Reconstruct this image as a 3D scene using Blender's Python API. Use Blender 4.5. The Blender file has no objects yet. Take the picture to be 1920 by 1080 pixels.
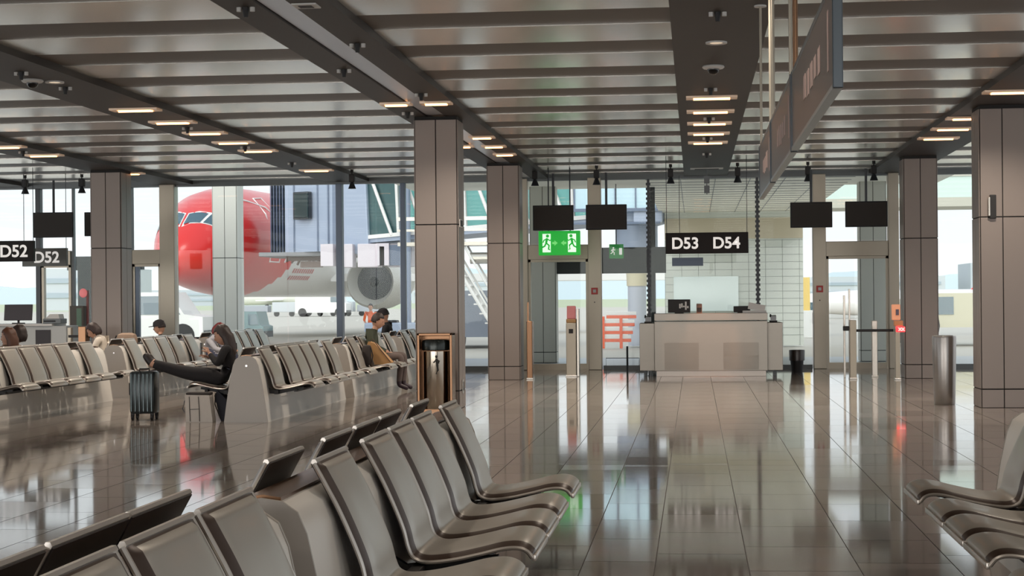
import bpy, bmesh, math, random
from mathutils import Vector, Matrix
random.seed(5)
PI = math.pi
SC = bpy.context.scene
COL = SC.collection

# ------------------------------------------------------------------ materials
def srgb(r, g, b):
    f = lambda c: (c/255/12.92) if c/255 <= .04045 else ((c/255+.055)/1.055)**2.4
    return (f(r), f(g), f(b), 1)
MATS = {}
def mat(name, rgb, rough=.5, metal=0., spec=.5, emit=None, es=1., noise=0., nscale=8., bump=0., stretch=None, coat=0.):
    if name in MATS: return MATS[name]
    m = bpy.data.materials.new(name); m.use_nodes = True
    nt = m.node_tree; b = nt.nodes['Principled BSDF']
    c = srgb(*rgb)
    b.inputs['Base Color'].default_value = c
    b.inputs['Roughness'].default_value = rough
    b.inputs['Metallic'].default_value = metal
    b.inputs['Specular IOR Level'].default_value = spec
    if coat: b.inputs['Coat Weight'].default_value = coat; b.inputs['Coat Roughness'].default_value = .08
    if emit:
        b.inputs['Emission Color'].default_value = srgb(*emit); b.inputs['Emission Strength'].default_value = es
    if noise or bump:
        tc = nt.nodes.new('ShaderNodeTexCoord'); mp = nt.nodes.new('ShaderNodeMapping')
        nz = nt.nodes.new('ShaderNodeTexNoise'); nz.inputs['Scale'].default_value = nscale; nz.inputs['Detail'].default_value = 4
        nt.links.new(tc.outputs['Object'], mp.inputs['Vector']); nt.links.new(mp.outputs['Vector'], nz.inputs['Vector'])
        if stretch: mp.inputs['Scale'].default_value = stretch
        if noise:
            mx = nt.nodes.new('ShaderNodeMix'); mx.data_type = 'RGBA'
            mx.inputs[6].default_value = tuple(x*(1-noise) for x in c[:3])+(1,)
            mx.inputs[7].default_value = tuple(min(1, x*(1+noise)) for x in c[:3])+(1,)
            nt.links.new(nz.outputs['Fac'], mx.inputs[0]); nt.links.new(mx.outputs[2], b.inputs['Base Color'])
        if bump:
            bp = nt.nodes.new('ShaderNodeBump'); bp.inputs['Strength'].default_value = bump; bp.inputs['Distance'].default_value = .01
            nt.links.new(nz.outputs['Fac'], bp.inputs['Height']); nt.links.new(bp.outputs['Normal'], b.inputs['Normal'])
    MATS[name] = m
    return m

def glass_mat(name, tint=(.93, .97, .96), gl=.5, rough=0.0):
    m = bpy.data.materials.new(name); m.use_nodes = True
    nt = m.node_tree; nt.nodes.clear()
    o = nt.nodes.new('ShaderNodeOutputMaterial'); mx = nt.nodes.new('ShaderNodeMixShader')
    t = nt.nodes.new('ShaderNodeBsdfTransparent'); t.inputs['Color'].default_value = (*tint, 1)
    g = nt.nodes.new('ShaderNodeBsdfGlossy'); g.inputs['Roughness'].default_value = rough
    g.inputs['Color'].default_value = (.95, 1, .98, 1)
    f = nt.nodes.new('ShaderNodeFresnel'); f.inputs['IOR'].default_value = 1.45
    mu = nt.nodes.new('ShaderNodeMath'); mu.operation = 'MULTIPLY'; mu.inputs[1].default_value = gl*2
    nt.links.new(f.outputs[0], mu.inputs[0]); nt.links.new(mu.outputs[0], mx.inputs[0])
    nt.links.new(t.outputs[0], mx.inputs[1]); nt.links.new(g.outputs[0], mx.inputs[2]); nt.links.new(mx.outputs[0], o.inputs[0])
    MATS[name] = m
    return m

M_col = mat('column_panel_metal', (140, 129, 122), .42, .25, noise=.05, nscale=3, stretch=(1, 1, .3))
M_dark = mat('black_gap', (18, 16, 15), .7)
M_beam = mat('dark_brown_beam', (44, 38, 34), .55, .0, noise=.08, nscale=6)
M_blade = mat('ceiling_blade_metal', (246, 241, 233), .22, .85, noise=.10, nscale=.8, stretch=(1.0, .2, 1))
M_gap = mat('ceiling_recess_brown', (92, 82, 74), .5, .1, noise=.08, nscale=1.2)
M_strip = mat('beam_light_strip', (214, 218, 228), .3, .4)
M_steel = mat('brushed_steel', (186, 180, 170), .26, .9, noise=.05, nscale=20, stretch=(1, 1, .05))
M_beige = mat('beige_steel', (176, 167, 150), .38, .45, noise=.08, nscale=3, stretch=(1, 1, .4))
M_chrome = mat('chrome', (205, 202, 198), .14, 1.)
M_seat = mat('seat_shell_brown_grey', (176, 172, 163), .36, .45, noise=.05, nscale=5, coat=.08)
M_black = mat('black_matte', (20, 19, 20), .55)
M_back = mat('seat_back_black', (38, 30, 27), .6, 0)
M_blkg = mat('black_gloss', (14, 14, 16), .15)
M_spine = mat('spine_grey_metal', (226, 222, 214), .4, .1, noise=.03, nscale=6)
M_spineend = mat('spine_end_cast', (176, 170, 162), .45, .2)
M_mull = mat('mullion_blue_grey', (92, 104, 120), .4, .4)
M_mulld = mat('mullion_dark', (52, 56, 60), .4, .3)
M_frame = mat('window_frame_grey', (112, 118, 120), .45, .3)
M_desk = mat('desk_steel', (124, 118, 109), .34, .75, noise=.04, nscale=14, stretch=(.2, 1, 1))
_nt = M_desk.node_tree; _b = _nt.nodes['Principled BSDF']; _t = _nt.nodes.new('ShaderNodeTangent'); _t.direction_type = 'RADIAL'; _t.axis = 'Z'
_b.inputs['Anisotropic'].default_value = .9; _b.inputs['Anisotropic Rotation'].default_value = 0.; _nt.links.new(_t.outputs[0], _b.inputs['Tangent'])
M_screen = mat('screen_off', (52, 49, 46), .5, spec=.2)
M_bezel = mat('bezel_black', (12, 11, 11), .4, spec=.2)
M_sign = mat('sign_dark', (26, 21, 20), .5, spec=.2)
M_signg = mat('sign_grey', (128, 130, 126), .5)
M_letter = mat('letter_white', (240, 236, 230), .5, emit=(240, 236, 230), es=.55)
M_green = mat('exit_green', (20, 150, 40), .4, emit=(30, 190, 60), es=.55)
M_greenw = mat('exit_white', (235, 250, 235), .4, emit=(235, 255, 235), es=.8)
M_heat = mat('heater_glow', (255, 190, 130), .4, emit=(255, 170, 105), es=6)
M_lampframe = mat('lamp_frame', (190, 180, 165), .35, .5, emit=(255, 190, 140), es=.12)
M_white = mat('white_plastic', (225, 224, 220), .45)
M_red = mat('sign_red', (140, 34, 30), .4, emit=(150, 30, 26), es=.2)
M_led = mat('led_red', (255, 40, 40), .4, emit=(255, 45, 50), es=2.2)
M_orange = mat('orange_paint', (228, 92, 50), .5)
M_copper = mat('copper_brass', (126, 94, 70), .26, .9, noise=.06, nscale=30, stretch=(1, 1, .02))
M_glass = glass_mat('window_glass', (.95, .975, .97), .14)
M_glass2 = glass_mat('bridge_glass', (.62, .80, .78), .6)
M_concrete = mat('apron_concrete', (186, 180, 168), .85, noise=.06, nscale=.2)

# ------------------------------------------------------------------ mesh helpers
class MB:
    def __init__(s): s.bm = bmesh.new()
    def box(s, x0, x1, y0, y1, z0, z1, bev=0., rot=None, mi=0):
        r = bmesh.ops.create_cube(s.bm, size=1)
        vs = r['verts']
        bmesh.ops.scale(s.bm, vec=(x1-x0, y1-y0, z1-z0), verts=vs)
        fs = set(f for v in vs for f in v.link_faces)
        for f in fs: f.material_index = mi
        if bev > 0:
            es = list(set(e for v in vs for e in v.link_edges))
            rb = bmesh.ops.bevel(s.bm, geom=es, offset=bev, segments=2, affect='EDGES', profile=.5)
            vs = list(set(v for f in rb['faces'] for v in f.verts) | set(v for v in vs if v.is_valid))
        if rot is not None: bmesh.ops.transform(s.bm, matrix=rot, verts=vs)
        bmesh.ops.translate(s.bm, vec=((x0+x1)/2, (y0+y1)/2, (z0+z1)/2), verts=vs)
        return s
    def cyl(s, p0, p1, r0, r1=None, n=16, cap=True):
        r1 = r0 if r1 is None else r1
        p0 = Vector(p0); p1 = Vector(p1); d = p1-p0
        q = d.to_track_quat('Z', 'Y').to_matrix().to_4x4()
        m = Matrix.Translation((p0+p1)/2) @ q
        bmesh.ops.create_cone(s.bm, cap_ends=cap, segments=n, radius1=r0, radius2=r1, depth=d.length, matrix=m)
        return s
    def tube(s, pts, r, n=8):
        pts = [Vector(p) for p in pts]; rings = []
        for i, p in enumerate(pts):
            a = pts[max(0, i-1)]; b = pts[min(len(pts)-1, i+1)]
            d = (b-a).normalized()
            u = d.cross(Vector((0, 0, 1)) if abs(d.z) < .95 else Vector((1, 0, 0))).normalized(); v = d.cross(u)
            rr = r[i] if isinstance(r, (list, tuple)) else r
            rings.append([s.bm.verts.new(p+(u*math.cos(t)+v*math.sin(t))*rr) for t in (2*PI*k/n for k in range(n))])
        for a, b in zip(rings, rings[1:]):
            for k in range(n): s.bm.faces.new((a[k], a[(k+1) % n], b[(k+1) % n], b[k]))
        s.bm.faces.new(rings[0][::-1]); s.bm.faces.new(rings[-1])
        return s
    def lathe(s, prof, c=(0, 0, 0), n=24, ax='Z'):
        rings = []
        for r, z in prof:
            ring = []
            for k in range(n):
                t = 2*PI*k/n
                if ax == 'Z': p = (c[0]+r*math.cos(t), c[1]+r*math.sin(t), c[2]+z)
                elif ax == 'Y': p = (c[0]+r*math.cos(t), c[1]+z, c[2]+r*math.sin(t))
                else: p = (c[0]+z, c[1]+r*math.cos(t), c[2]+r*math.sin(t))
                ring.append(s.bm.verts.new(p))
            rings.append(ring)
        for a, b in zip(rings, rings[1:]):
            for k in range(n): s.bm.faces.new((a[k], a[(k+1) % n], b[(k+1) % n], b[k]))
        for r_ in (rings[0][::-1], rings[-1]):
            try: s.bm.faces.new(r_)
            except ValueError: pass
        return s
    def prism(s, poly, a0, a1, ax='Y', mi=0):
        # polygon in the other two axes, extruded along ax
        def P(u, v, a): return {'Y': (u, a, v), 'X': (a, u, v), 'Z': (u, v, a)}[ax]
        A = [s.bm.verts.new(P(u, v, a0)) for u, v in poly]; B = [s.bm.verts.new(P(u, v, a1)) for u, v in poly]
        fs = [s.bm.faces.new(A), s.bm.faces.new(B[::-1])]
        n = len(poly)
        for k in range(n): fs.append(s.bm.faces.new((A[k], B[k], B[(k+1) % n], A[(k+1) % n])))
        for f in fs: f.material_index = mi
        return s
    def ball(s, c, r, sx=1, sy=1, sz=1, seg=20):
        m = Matrix.Translation(c) @ Matrix.Diagonal((sx*r, sy*r, sz*r, 1))
        bmesh.ops.create_uvsphere(s.bm, u_segments=seg, v_segments=seg//2+2, radius=1, matrix=m); return s
    def quad(s, *ps): s.bm.faces.new([s.bm.verts.new(p) for p in ps]); return s
    def build(s, name, mats, parent=None, smooth=None, loc=None):
        bmesh.ops.recalc_face_normals(s.bm, faces=s.bm.faces)
        me = bpy.data.meshes.new(name); s.bm.to_mesh(me); s.bm.free()
        for m in (mats if isinstance(mats, (list, tuple)) else [mats]): me.materials.append(m)
        if smooth is not None:
            me.shade_smooth(); me.set_sharp_from_angle(angle=math.radians(smooth))
        o = bpy.data.objects.new(name, me); COL.objects.link(o)
        if loc: o.location = loc
        if parent: o.parent = parent
        return o
def tag(o, label=None, cat=None, group=None, kind=None):
    if label: o['label'] = label
    if cat: o['category'] = cat
    if group: o['group'] = group
    if kind: o['kind'] = kind
    return o
def thing(name, label, cat, loc=(0, 0, 0), rz=0, group=None, kind=None):
    o = bpy.data.objects.new(name, None); COL.objects.link(o); o.location = loc; o.rotation_euler = (0, 0, rz)
    o.empty_display_size = .1
    return tag(o, label, cat, group, kind)
def kids(o): return [c for c in bpy.data.objects if c.parent == o]
def copy_tree(o, parent=None, tree=None):
    c = o.copy(); COL.objects.link(c)
    if parent: c.parent = parent
    for ch in kids(o): copy_tree(ch, c)
    return c
def text(name, s, size, loc, rot, m, parent=None, ext=.004, bold=.0, align='LEFT', sx=1):
    cu = bpy.data.curves.new(name, 'FONT'); cu.body = s; cu.size = size; cu.extrude = ext; cu.offset = bold; cu.align_x = align; cu.align_y = 'CENTER'
    t = bpy.data.objects.new(name, cu); COL.objects.link(t); bpy.context.view_layer.update()
    me = bpy.data.meshes.new_from_object(t.evaluated_get(bpy.context.evaluated_depsgraph_get()))
    bpy.data.objects.remove(t); me.materials.clear(); me.materials.append(m); me.name = name
    o = bpy.data.objects.new(name, me); COL.objects.link(o); o.location = loc; o.rotation_euler = rot; o.scale = (sx, 1, 1)
    if parent: o.parent = parent
    return o
FR = (PI/2, 0, 0)     # text standing up, read from -Y

# ------------------------------------------------------------------ camera
CH = 1.42
cam = bpy.data.cameras.new('camera'); co = bpy.data.objects.new('camera', cam); COL.objects.link(co)
yaw, roll = .1065, .0089
cam.sensor_width = 36; cam.lens = 3204/1920*36; cam.shift_y = (559.5-540)/1920; cam.clip_end = 6000
co.matrix_world = Matrix.Translation((0, 0, CH)) @ Matrix.Rotation(yaw, 4, 'Z') @ Matrix.Rotation(PI/2, 4, 'X') @ Matrix.Rotation(-roll, 4, 'Z')
SC.camera = co

# ------------------------------------------------------------------ building shell
FY = 33.7
XL, XR, YB = -22., 13., -16.
# floor: separate stone tiles on a dark joint bed
fm = bpy.data.materials.new('polished_stone_tile'); fm.use_nodes = True
nt = fm.node_tree; b = nt.nodes['Principled BSDF']
ge = nt.nodes.new('ShaderNodeNewGeometry'); cr = nt.nodes.new('ShaderNodeValToRGB')
cr.color_ramp.elements[0].color = srgb(138, 129, 121); cr.color_ramp.elements[1].color = srgb(160, 150, 142)
nz = nt.nodes.new('ShaderNodeTexNoise'); nz.inputs['Scale'].default_value = 5; nz.inputs['Detail'].default_value = 5
mx = nt.nodes.new('ShaderNodeMix'); mx.data_type = 'RGBA'; mx.blend_type = 'MULTIPLY'; mx.inputs[0].default_value = .25
tc = nt.nodes.new('ShaderNodeTexCoord')
nt.links.new(tc.outputs['Object'], nz.inputs['Vector'])
nt.links.new(ge.outputs['Random Per Island'], cr.inputs[0]); nt.links.new(cr.outputs[0], mx.inputs[6]); nt.links.new(nz.outputs['Color'], mx.inputs[7])
nt.links.new(mx.outputs[2], b.inputs['Base Color'])
mr = nt.nodes.new('ShaderNodeMapRange'); mr.inputs[3].default_value = .05; mr.inputs[4].default_value = .095
nt.links.new(ge.outputs['Random Per Island'], mr.inputs[0]); nt.links.new(mr.outputs[0], b.inputs['Roughness'])
b.inputs['IOR'].default_value = 1.85
M_floor = fm
M_joint = mat('floor_joint_dark', (38, 34, 32), .5)
fl = MB()
xs = [-1.115, -.605, -.22, .268, .84, 1.34]
while xs[-1] < XR: xs.append(xs[-1]+random.choice((.46, .49, .5, .55)))
while xs[0] > XL: xs.insert(0, xs[0]-random.choice((.46, .49, .5, .55)))
for i in range(len(xs)-1):
    ph = (i*.29) % .86
    ys = [YB]
    y = 14.5 - 40*.86 + ph
    while y < FY-.2:
        if y > YB+.1: ys.append(y)
        if y < 14.5 < y+.86: ys.append(14.5)
        y += .86
    ys.append(FY+.02)
    ys = sorted(set(ys)); g = .003
    x0, x1 = xs[i]+g, xs[i+1]-g
    for a, c in zip(ys, ys[1:]):
        if c-a > .04: fl.quad((x0, a+g, 0), (x1, a+g, 0), (x1, c-g, 0), (x0, c-g, 0))
floor = tag(fl.build('floor', M_floor), 'polished brown grey stone tile floor of the gate hall', 'floor', kind='structure')
MB().box(XL, XR, YB, FY+.02, -.2, -.002).build('joint_bed', M_joint, floor)

# ceiling: dark recessed deck with lighter metal blades across, beams along the hall
ceil = tag(MB().box(XL, XR, YB, FY, 3.858, 4.1).build('ceiling', M_gap), 'dark ceiling deck with wide light metal blades', 'ceiling', kind='structure')
beams = [(-21.0, .86), (-17.5, .86), (-13.95, .86), (-10.46, .80), (-6.88, .86), (-3.31, .90), (.235, .84), (3.83, .90), (7.4, .84)]
edges = [XL]+[e for x, w in beams for e in (x-w/2, x+w/2)]+[XR]
def blade(x0, x1, yc, w=.97):
    mb = MB(); n = 10; pv = None; rows = []
    for k in range(n+1):
        t = -1+2*k/n; y = yc+t*w/2; z = 3.842+.005*(t*t)
        rows.append((y, z))
    # closed thin shell, gently bowed
    top = [(y, z+.010) for y, z in rows]
    mb.prism([(y, z) for y, z in rows]+top[::-1], x0, x1, ax='X')
    return mb
y = 13.885-1.79*16
bl = []
while y < FY-.3:
    if y > YB+.6:
        for j in range(0, len(edges)-1, 2):
            if edges[j+1]-edges[j] > .2:
                o = blade(edges[j]+.005, edges[j+1]-.005, y).build('ceiling_blade', M_blade, ceil, smooth=40)
    y += 1.79
for j in range(0, len(edges)-1, 2):
    if edges[j+1]-edges[j] > .2: blade(edges[j]+.005, edges[j+1]-.005, 33.38, .54).build('ceiling_blade', M_blade, ceil, smooth=40)
for k, (x, w) in enumerate(beams):
    dbl = abs(abs(x)-3.31) < .01
    mb = MB()
    if dbl:
        mb.box(x-w/2, x-.13, YB, FY, 3.78, 3.9); mb.box(x+.13, x+w/2, YB, FY, 3.78, 3.9)
    else: mb.box(x-w/2, x+w/2, YB, FY, 3.78, 3.9)
    o = tag(mb.build('trim_%d' % (k+1), M_beam), 'dark brown ceiling beam running along the hall', 'ceiling beam', 'dark ceiling beams', 'structure')
    if dbl: MB().box(x-.12, x+.12, YB, FY, 3.80, 3.89, .004).build('light_strip', M_strip, o)

# glazed facade
def struct(name, mb, m, label, cat, smooth=None):
    return tag(mb.build(name, m, smooth=smooth), label, cat, kind='structure')
struct('trim_20', MB().box(XL, XR, FY-.06, FY+.1, 3.74, 3.93), M_frame, 'grey head rail above the glazed facade', 'head rail')
# window panes between mullions (x0,x1,z0,z1)
doorsX = [(-13.24, -12.62), (-11.33, -10.74), (-3.27, -2.08), (2.54, 3.73)]
panes = [(-22, -19.7), (-19.7, -17.4), (-17.4, -15.3), (-15.3, -13.28), (-12.6, -11.35), (-10.42, -8.15), (-8.13, -7.12), (-6.98, -6.34), (-6.32, -5.82), (-5.72, -3.4),
         (-1.80, -.92), (-.86, 1.2), (1.26, 2.27), (3.95, 6.2), (6.22, 8.6), (8.62, 10.8), (10.82, 13)]
wn = 1
for x0, x1 in panes:
    o = MB().box(x0+.005, x1-.005, FY+.01, FY+.03, .08, 3.74).build('window_%d' % wn, M_glass)
    tag(o, 'clear floor to ceiling window pane of the gate facade', 'window', 'facade window panes', 'structure')
    f = MB().box(x0, x1, FY-.02, FY+.06, 0, .08).build('bottom_rail', M_frame, o)
    wn += 1
def mull(x, w, d, m, label):
    return tag(MB().box(x-w/2, x+w/2, FY-d, FY+.06, 0, 3.74, .006).build('mullion', m), label, 'mullion')
mull(-7.05, .12, .16, M_mull, 'thick blue grey window mullion left of the round bin column')
mull(-5.77, .10, .10, M_mull, 'blue grey window mullion just left of the nearest left column')
mull(-13.3, .10, .10, M_mulld, 'dark mullion beside the far left boarding door')
mull(-11.38, .10, .12, M_mulld, 'dark mullion between the far left gate and the wide column')
tag(MB().box(-11.28, -11.2, FY-.05, FY+.05, 0, 2.2).build('mullion', M_mull), 'short blue door jamb right of the wide column', 'mullion')
mull(-12.58, .04, .05, M_frame, 'thin window frame behind the grey D52 sign')
for x, lab in ((-.89, 'left'), (1.23, 'right')):
    mb = MB(); mb.box(x-.025, x+.025, FY-.05, FY+.08, 0, 3.74)
    for k in range(38): mb.box(x-.045, x+.045, FY-.075, FY-.045, .1+k*.095, .15+k*.095)
    tag(mb.build('mullion', M_mulld), 'dark notched steel fin mullion behind the %s side of the desk' % lab, 'mullion')
# steel posts and gate doors
for x0, x1, lab in ((-2.08, -1.82, 'beige steel facade post right of the left boarding door'), (2.29, 2.54, 'beige steel facade post left of the right boarding door'),
                    (3.73, 3.93, 'beige steel facade post right of the right boarding door'), (-3.44, -3.27, 'beige steel facade post left of the left boarding door'),
                    (-10.74, -10.43, 'beige steel facade post before the red aircraft nose')):
    tag(MB().box(x0, x1, FY-.14, FY+.14, 0, 3.78, .01).build('facade_post', M_beige), lab, 'post')
for n, (x0, x1) in enumerate(doorsX):
    o = tag(MB().box(x0, x1, FY-.10, FY+.10, 2.18, 2.47, .008).build('door_%d' % (n+1), M_beige), 'glazed boarding door with beige header', 'door', 'boarding doors', 'structure')
    MB().box(x0+.02, x1-.02, FY-.04, FY, .12, 2.16).build('door_glass', M_glass, o)
    MB().box(x0+.02, x1-.02, FY-.06, FY+.02, 0, .12).build('door_rail', M_beige, o)
    mb = MB()
    for xx in (x0, x1-.05): mb.box(xx, xx+.05, FY-.07, FY+.05, 0, 2.18)
    mb.box(x0, x1, FY-.07, FY+.05, 2.13, 2.18)
    mb.build('door_frame', M_beige, o)
    MB().box(x0+.02, x1-.02, FY, FY+.02, 2.5, 3.74).build('transom_glass', M_glass, o)
    if n == 1: pass
# ------------------------------------------------------------------ columns
def column(x, y, label, h=3.78, gap=True, dev=None):
    s = .288
    t = thing('clad_column', label, 'column', (x, y, 0))
    MB().box(-s+.012, s-.012, -s+.012, s-.012, 0, h).build('core', M_dark, t)
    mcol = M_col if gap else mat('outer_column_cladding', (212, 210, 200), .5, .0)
    for (z0, z1, nm) in ((0.004, .225, 'plinth_cladding'), (.24, 2.375, 'lower_cladding'), (2.39, h-(.045 if gap else 0), 'upper_cladding')):
        mb = MB(); g = .006
        for a, b2 in ((-s+.02, -g), (g, s-.02)):
            mb.box(a, b2, -s, -s+.02, z0, z1, .003); mb.box(a, b2, s-.02, s, z0, z1, .003)
            mb.box(-s, -s+.02, a, b2, z0, z1, .003); mb.box(s-.02, s, a, b2, z0, z1, .003)
        mb.build(nm, mcol, t)
    return t
column(-3.31, 22.13, 'large grey metal clad column behind the brass framed waste bin')
column(3.83, 22.13, 'large grey metal clad column nearest the right edge')
column(-3.31, 29.9, 'grey metal clad column left of the lit green exit signs')
column(3.83, 29.9, 'grey metal clad column right of the right boarding door')
column(-10.46, 29.9, 'wide metal clad column beside the D52 gate sign')
column(-17.6, 29.9, 'metal clad column beyond the left end of the picture')
column(-10.46, 37.67, 'clad column standing outside before the red aircraft', 5., False)
column(-3.31, 37.67, 'clad column standing outside the left boarding door', 5., False)
column(3.83, 37.67, 'clad column standing outside the right boarding door', 5., False)

# ------------------------------------------------------------------ ceiling fittings
heat = thing('heater_light', 'glowing warm strip light', 'ceiling light')
mb = MB()
for a in ((-.30, .30, -.115, -.095), (-.30, .30, .095, .115), (-.30, -.215, -.095, .095), (.215, .30, -.095, .095)): mb.box(*a, 3.755, 3.782)
mb.build('frame', M_lampframe, heat)
MB().box(-.215, .215, -.095, .095, 3.772, 3.781).build('reflector', M_lampframe, heat)
MB().cyl((-.215, 0, 3.762), (.215, 0, 3.762), .024, n=12).build('glow_tube', M_heat, heat)
places = []
ordn = ['nearest', 'second', 'third', 'fourth', 'fifth', 'sixth']
for bx, bn, ysl in ((.22, 'centre ceiling beam above the desk', (20.3, 21.82, 23.3, 24.75, 26.2)),
                    (-6.78, 'left middle ceiling beam', (20.3, 21.8, 23.28, 24.75, 26.2, 30.35)),
                    (-3.55, 'left half of the double beam', (20.3, 23.2, 24.75, 26.1)),
                    (-3.06, 'right half of the double beam', (20.28, 24.7, 26.2, 27.7)),
                    (-10.3, 'far left ceiling beam', (24.77, 26.3, 30.36)),
                    (3.66, 'ceiling beam over the right columns', (20.36, 23.3, 24.75, 26.2))):
    for k, yy in enumerate(ysl): places.append((bx, yy, '%s glowing strip light in the %s' % (ordn[k], bn)))
for k, (x, yy, lab) in enumerate(places):
    o = heat if k == 0 else copy_tree(heat)
    sc_ = .62 if abs(abs(x+3.305)-.245) < .02 else 1.
    o.scale = (sc_, 1, 1); o.location = (x, yy, 0); tag(o, lab, 'ceiling light', 'warm strip lights in the ceiling beams')
# light of the ceiling lamps, plus added unseen fill spots nearer the camera
for (x, ys_) in ((.22, (2.5, 7.5, 12.0, 16.0)), (-6.8, (8.0, 13.0, 17.6)), (3.66, (4.0, 10.0, 15.0)), (-3.3, (1.0, 5.0, 9.0, 13.4)),
                 (.22, (20.8, 23.3, 25.8)), (-6.8, (20.8, 23.3, 25.8, 30.3)), (3.66, (20.4, 23.3, 25.8)), (-3.06, (20.3, 24.7, 27.7)), (-10.3, (24.8, 26.3))):
    for yy in ys_:
        l = bpy.data.lights.new('lamp_and_fill_spot', 'SPOT'); l.energy = 190 if yy > 18.5 else 85; l.color = (1, .86, .72); l.spot_size = 2.6; l.spot_blend = .8; l.shadow_soft_size = .05
        lo = bpy.data.objects.new('lamp_and_fill_spot', l); COL.objects.link(lo); lo.location = (x, yy, 3.72)
spr = thing('twin_sprinkler', 'twin sprinkler heads', 'sprinkler')
for sx in (-.055, .055): MB().cyl((sx, 0, 3.745), (sx, 0, 3.785), .02, n=10).build('nozzle', M_white, spr)
MB().cyl((0, 0, 3.70), (0, 0, 3.785), .018, .03, n=10).build('sensor', M_black, spr)
sp = [(-6.83, 16.85, 'nearest on the left middle beam'), (-6.84, 18.11, 'second on the left middle beam'), (-6.82, 22.58, 'between the strip lights of the left middle beam'), (-6.82, 25.57, 'by the fourth strip light of the left middle beam'),
      (-6.84, 28.71, 'far on the left middle beam'), (-3.57, 13.44, 'nearest on the left half of the double beam'), (-3.55, 17.22, 'second on the left half of the double beam'), (-3.07, 15.51, 'on the right half of the double beam'),
      (-3.1, 19.39, 'just before the column on the double beam'), (-3.58, 21.3, 'beside the top of the nearest left column'), (-10.39, 25.68, 'on the far left beam'), (.21, 14.28, 'nearest on the centre beam'),
      (.2, 19.48, 'just before the strip lights of the centre beam'), (.21, 22.68, 'amid the strip lights of the centre beam'), (.21, 25.5, 'by the last strip light of the centre beam'), (.22, 28.3, 'far on the centre beam')]
for k, (x, yy, lab) in enumerate(sp):
    o = spr if k == 0 else copy_tree(spr)
    o.location = (x, yy, 0); tag(o, 'small twin sprinkler '+lab, 'sprinkler', 'sprinklers in the ceiling beams')
def downlight(x, yy, lab, r=.1):
    t = thing('round_downlight', lab, 'downlight', (x, yy, 0))
    MB().lathe([(r*.6, 3.785), (r*.6, 3.77), (r, 3.765), (r, 3.785)], n=24).build('ring', M_white, t, 40)
    MB().cyl((0, 0, 3.772), (0, 0, 3.784), r*.6, n=24).build('lens', mat('lens_warm', (230, 215, 195), .3, emit=(255, 225, 190), es=.5), t)
def dome(x, yy, lab):
    t = thing('dome_camera', lab, 'security camera', (x, yy, 0))
    MB().lathe([(.105, 3.785), (.115, 3.765), (.10, 3.75), (.06, 3.745)], n=24).build('mount_ring', M_white, t, 40)
    MB().ball((0, 0, 3.75), .062).build('dark_dome', M_blkg, t, 60)
downlight(.22, 15.96, 'white ringed round downlight in the centre ceiling beam')
dome(.21, 17.6, 'black dome camera with white ring in the centre ceiling beam')
downlight(-6.78, 17.64, 'bright round downlight on the left middle beam')
dome(-6.95, 17.45, 'black dome camera on the left middle ceiling beam')
t = thing('beam_vent', 'small square vent with a pale frame on the double beam, top of the picture', 'vent', (-3.07, 13.42, 0))
MB().box(-.10, .10, -.10, .10, 3.768, 3.782, .003).build('frame', M_white, t)
MB().box(-.055, .055, -.05, .05, 3.764, 3.769).build('slot', M_black, t)
t = thing('linear_grille', 'white slotted air grille at the far end of the centre beam', 'vent', (.24, 31.6, 0))
MB().box(-.3, .3, -.12, .12, 3.765, 3.782, .003).build('frame', M_white, t)
MB().box(-.22, .22, -.05, .05, 3.758, 3.766).build('slot', M_black, t)
MB().box(-.05, .05, -.04, .04, 3.5, 3.64).box(-.05, .05, -.04, .04, 3.32, 3.46).cyl((0, 0, 3.3), (0, 0, 3.77), .008).build('hanging_sensor', M_frame, t)
# black spotlights
spot = thing('ceiling_spotlight', 's', 'spotlight')
MB().cyl((0, 0, 3.80), (0, 0, 3.87), .03, n=12).cyl((0, 0, 3.76), (0, 0, 3.81), .012, n=8).build('mount', M_black, spot)
MB().box(-.05, .05, -.06, .06, 3.62, 3.77, .012).build('housing', M_black, spot)
MB().cyl((0, 0, 3.50), (0, 0, 3.62), .075, .03, n=16).build('reflector_cone', M_mulld, spot)
for k, (x, lab) in enumerate(((-12.71, 'far left, above the D52 signs'), (-11.59, 'left of the wide column'), (-6.36, 'above the jet bridge window'), (-2.92, 'above the lit exit signs'), (-1.78, 'above the second hanging screen'),
                              (-.42, 'above the left part of the desk'), (.8, 'above the right part of the desk'), (2.07, 'above the third hanging screen'), (3.25, 'above the rightmost hanging screen'))):
    o = spot if k == 0 else copy_tree(spot)
    o.location = (x, 31.5, 0); tag(o, 'small black ceiling spotlight '+lab, 'spotlight', 'black spotlights near the facade')

# ------------------------------------------------------------------ hanging screens and signs
scr = thing('hanging_screen', 's', 'screen')
MB().box(-.365, .365, -.03, .03, -.225, .225, .008).build('bezel', M_bezel, scr)
MB().box(-.338, .338, -.034, -.03, -.198, .198).build('screen', M_screen, scr)
MB().cyl((0, .02, .22), (0, .02, .80), .022, n=12).build('hanging_pole', M_mulld, scr)
for k, (x, y_, z, lab) in enumerate(((-2.505, 30.5, 2.855, 'above the lit green exit signs'), (-1.555, 30.5, 2.855, 'right of the lit green exit signs'), (2.055, 30.5, 2.845, 'left of the pair by the right boarding door'),
                                     (3.01, 30.5, 2.845, 'right of the pair, beside the right column'), (-11.385, 29.5, 2.805, 'above the grey D52 sign'), (-10.5, 29.2, 2.79, 'half hidden behind the wide column'))):
    o = scr if k == 0 else copy_tree(scr)
    o.location = (x, y_, z); tag(o, 'blank dark hanging screen '+lab, 'screen', 'hanging gate screens')
    if k == 5: o.location.x = -10.99; o.location.y = 31.0; o.location.z = 2.88

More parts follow.
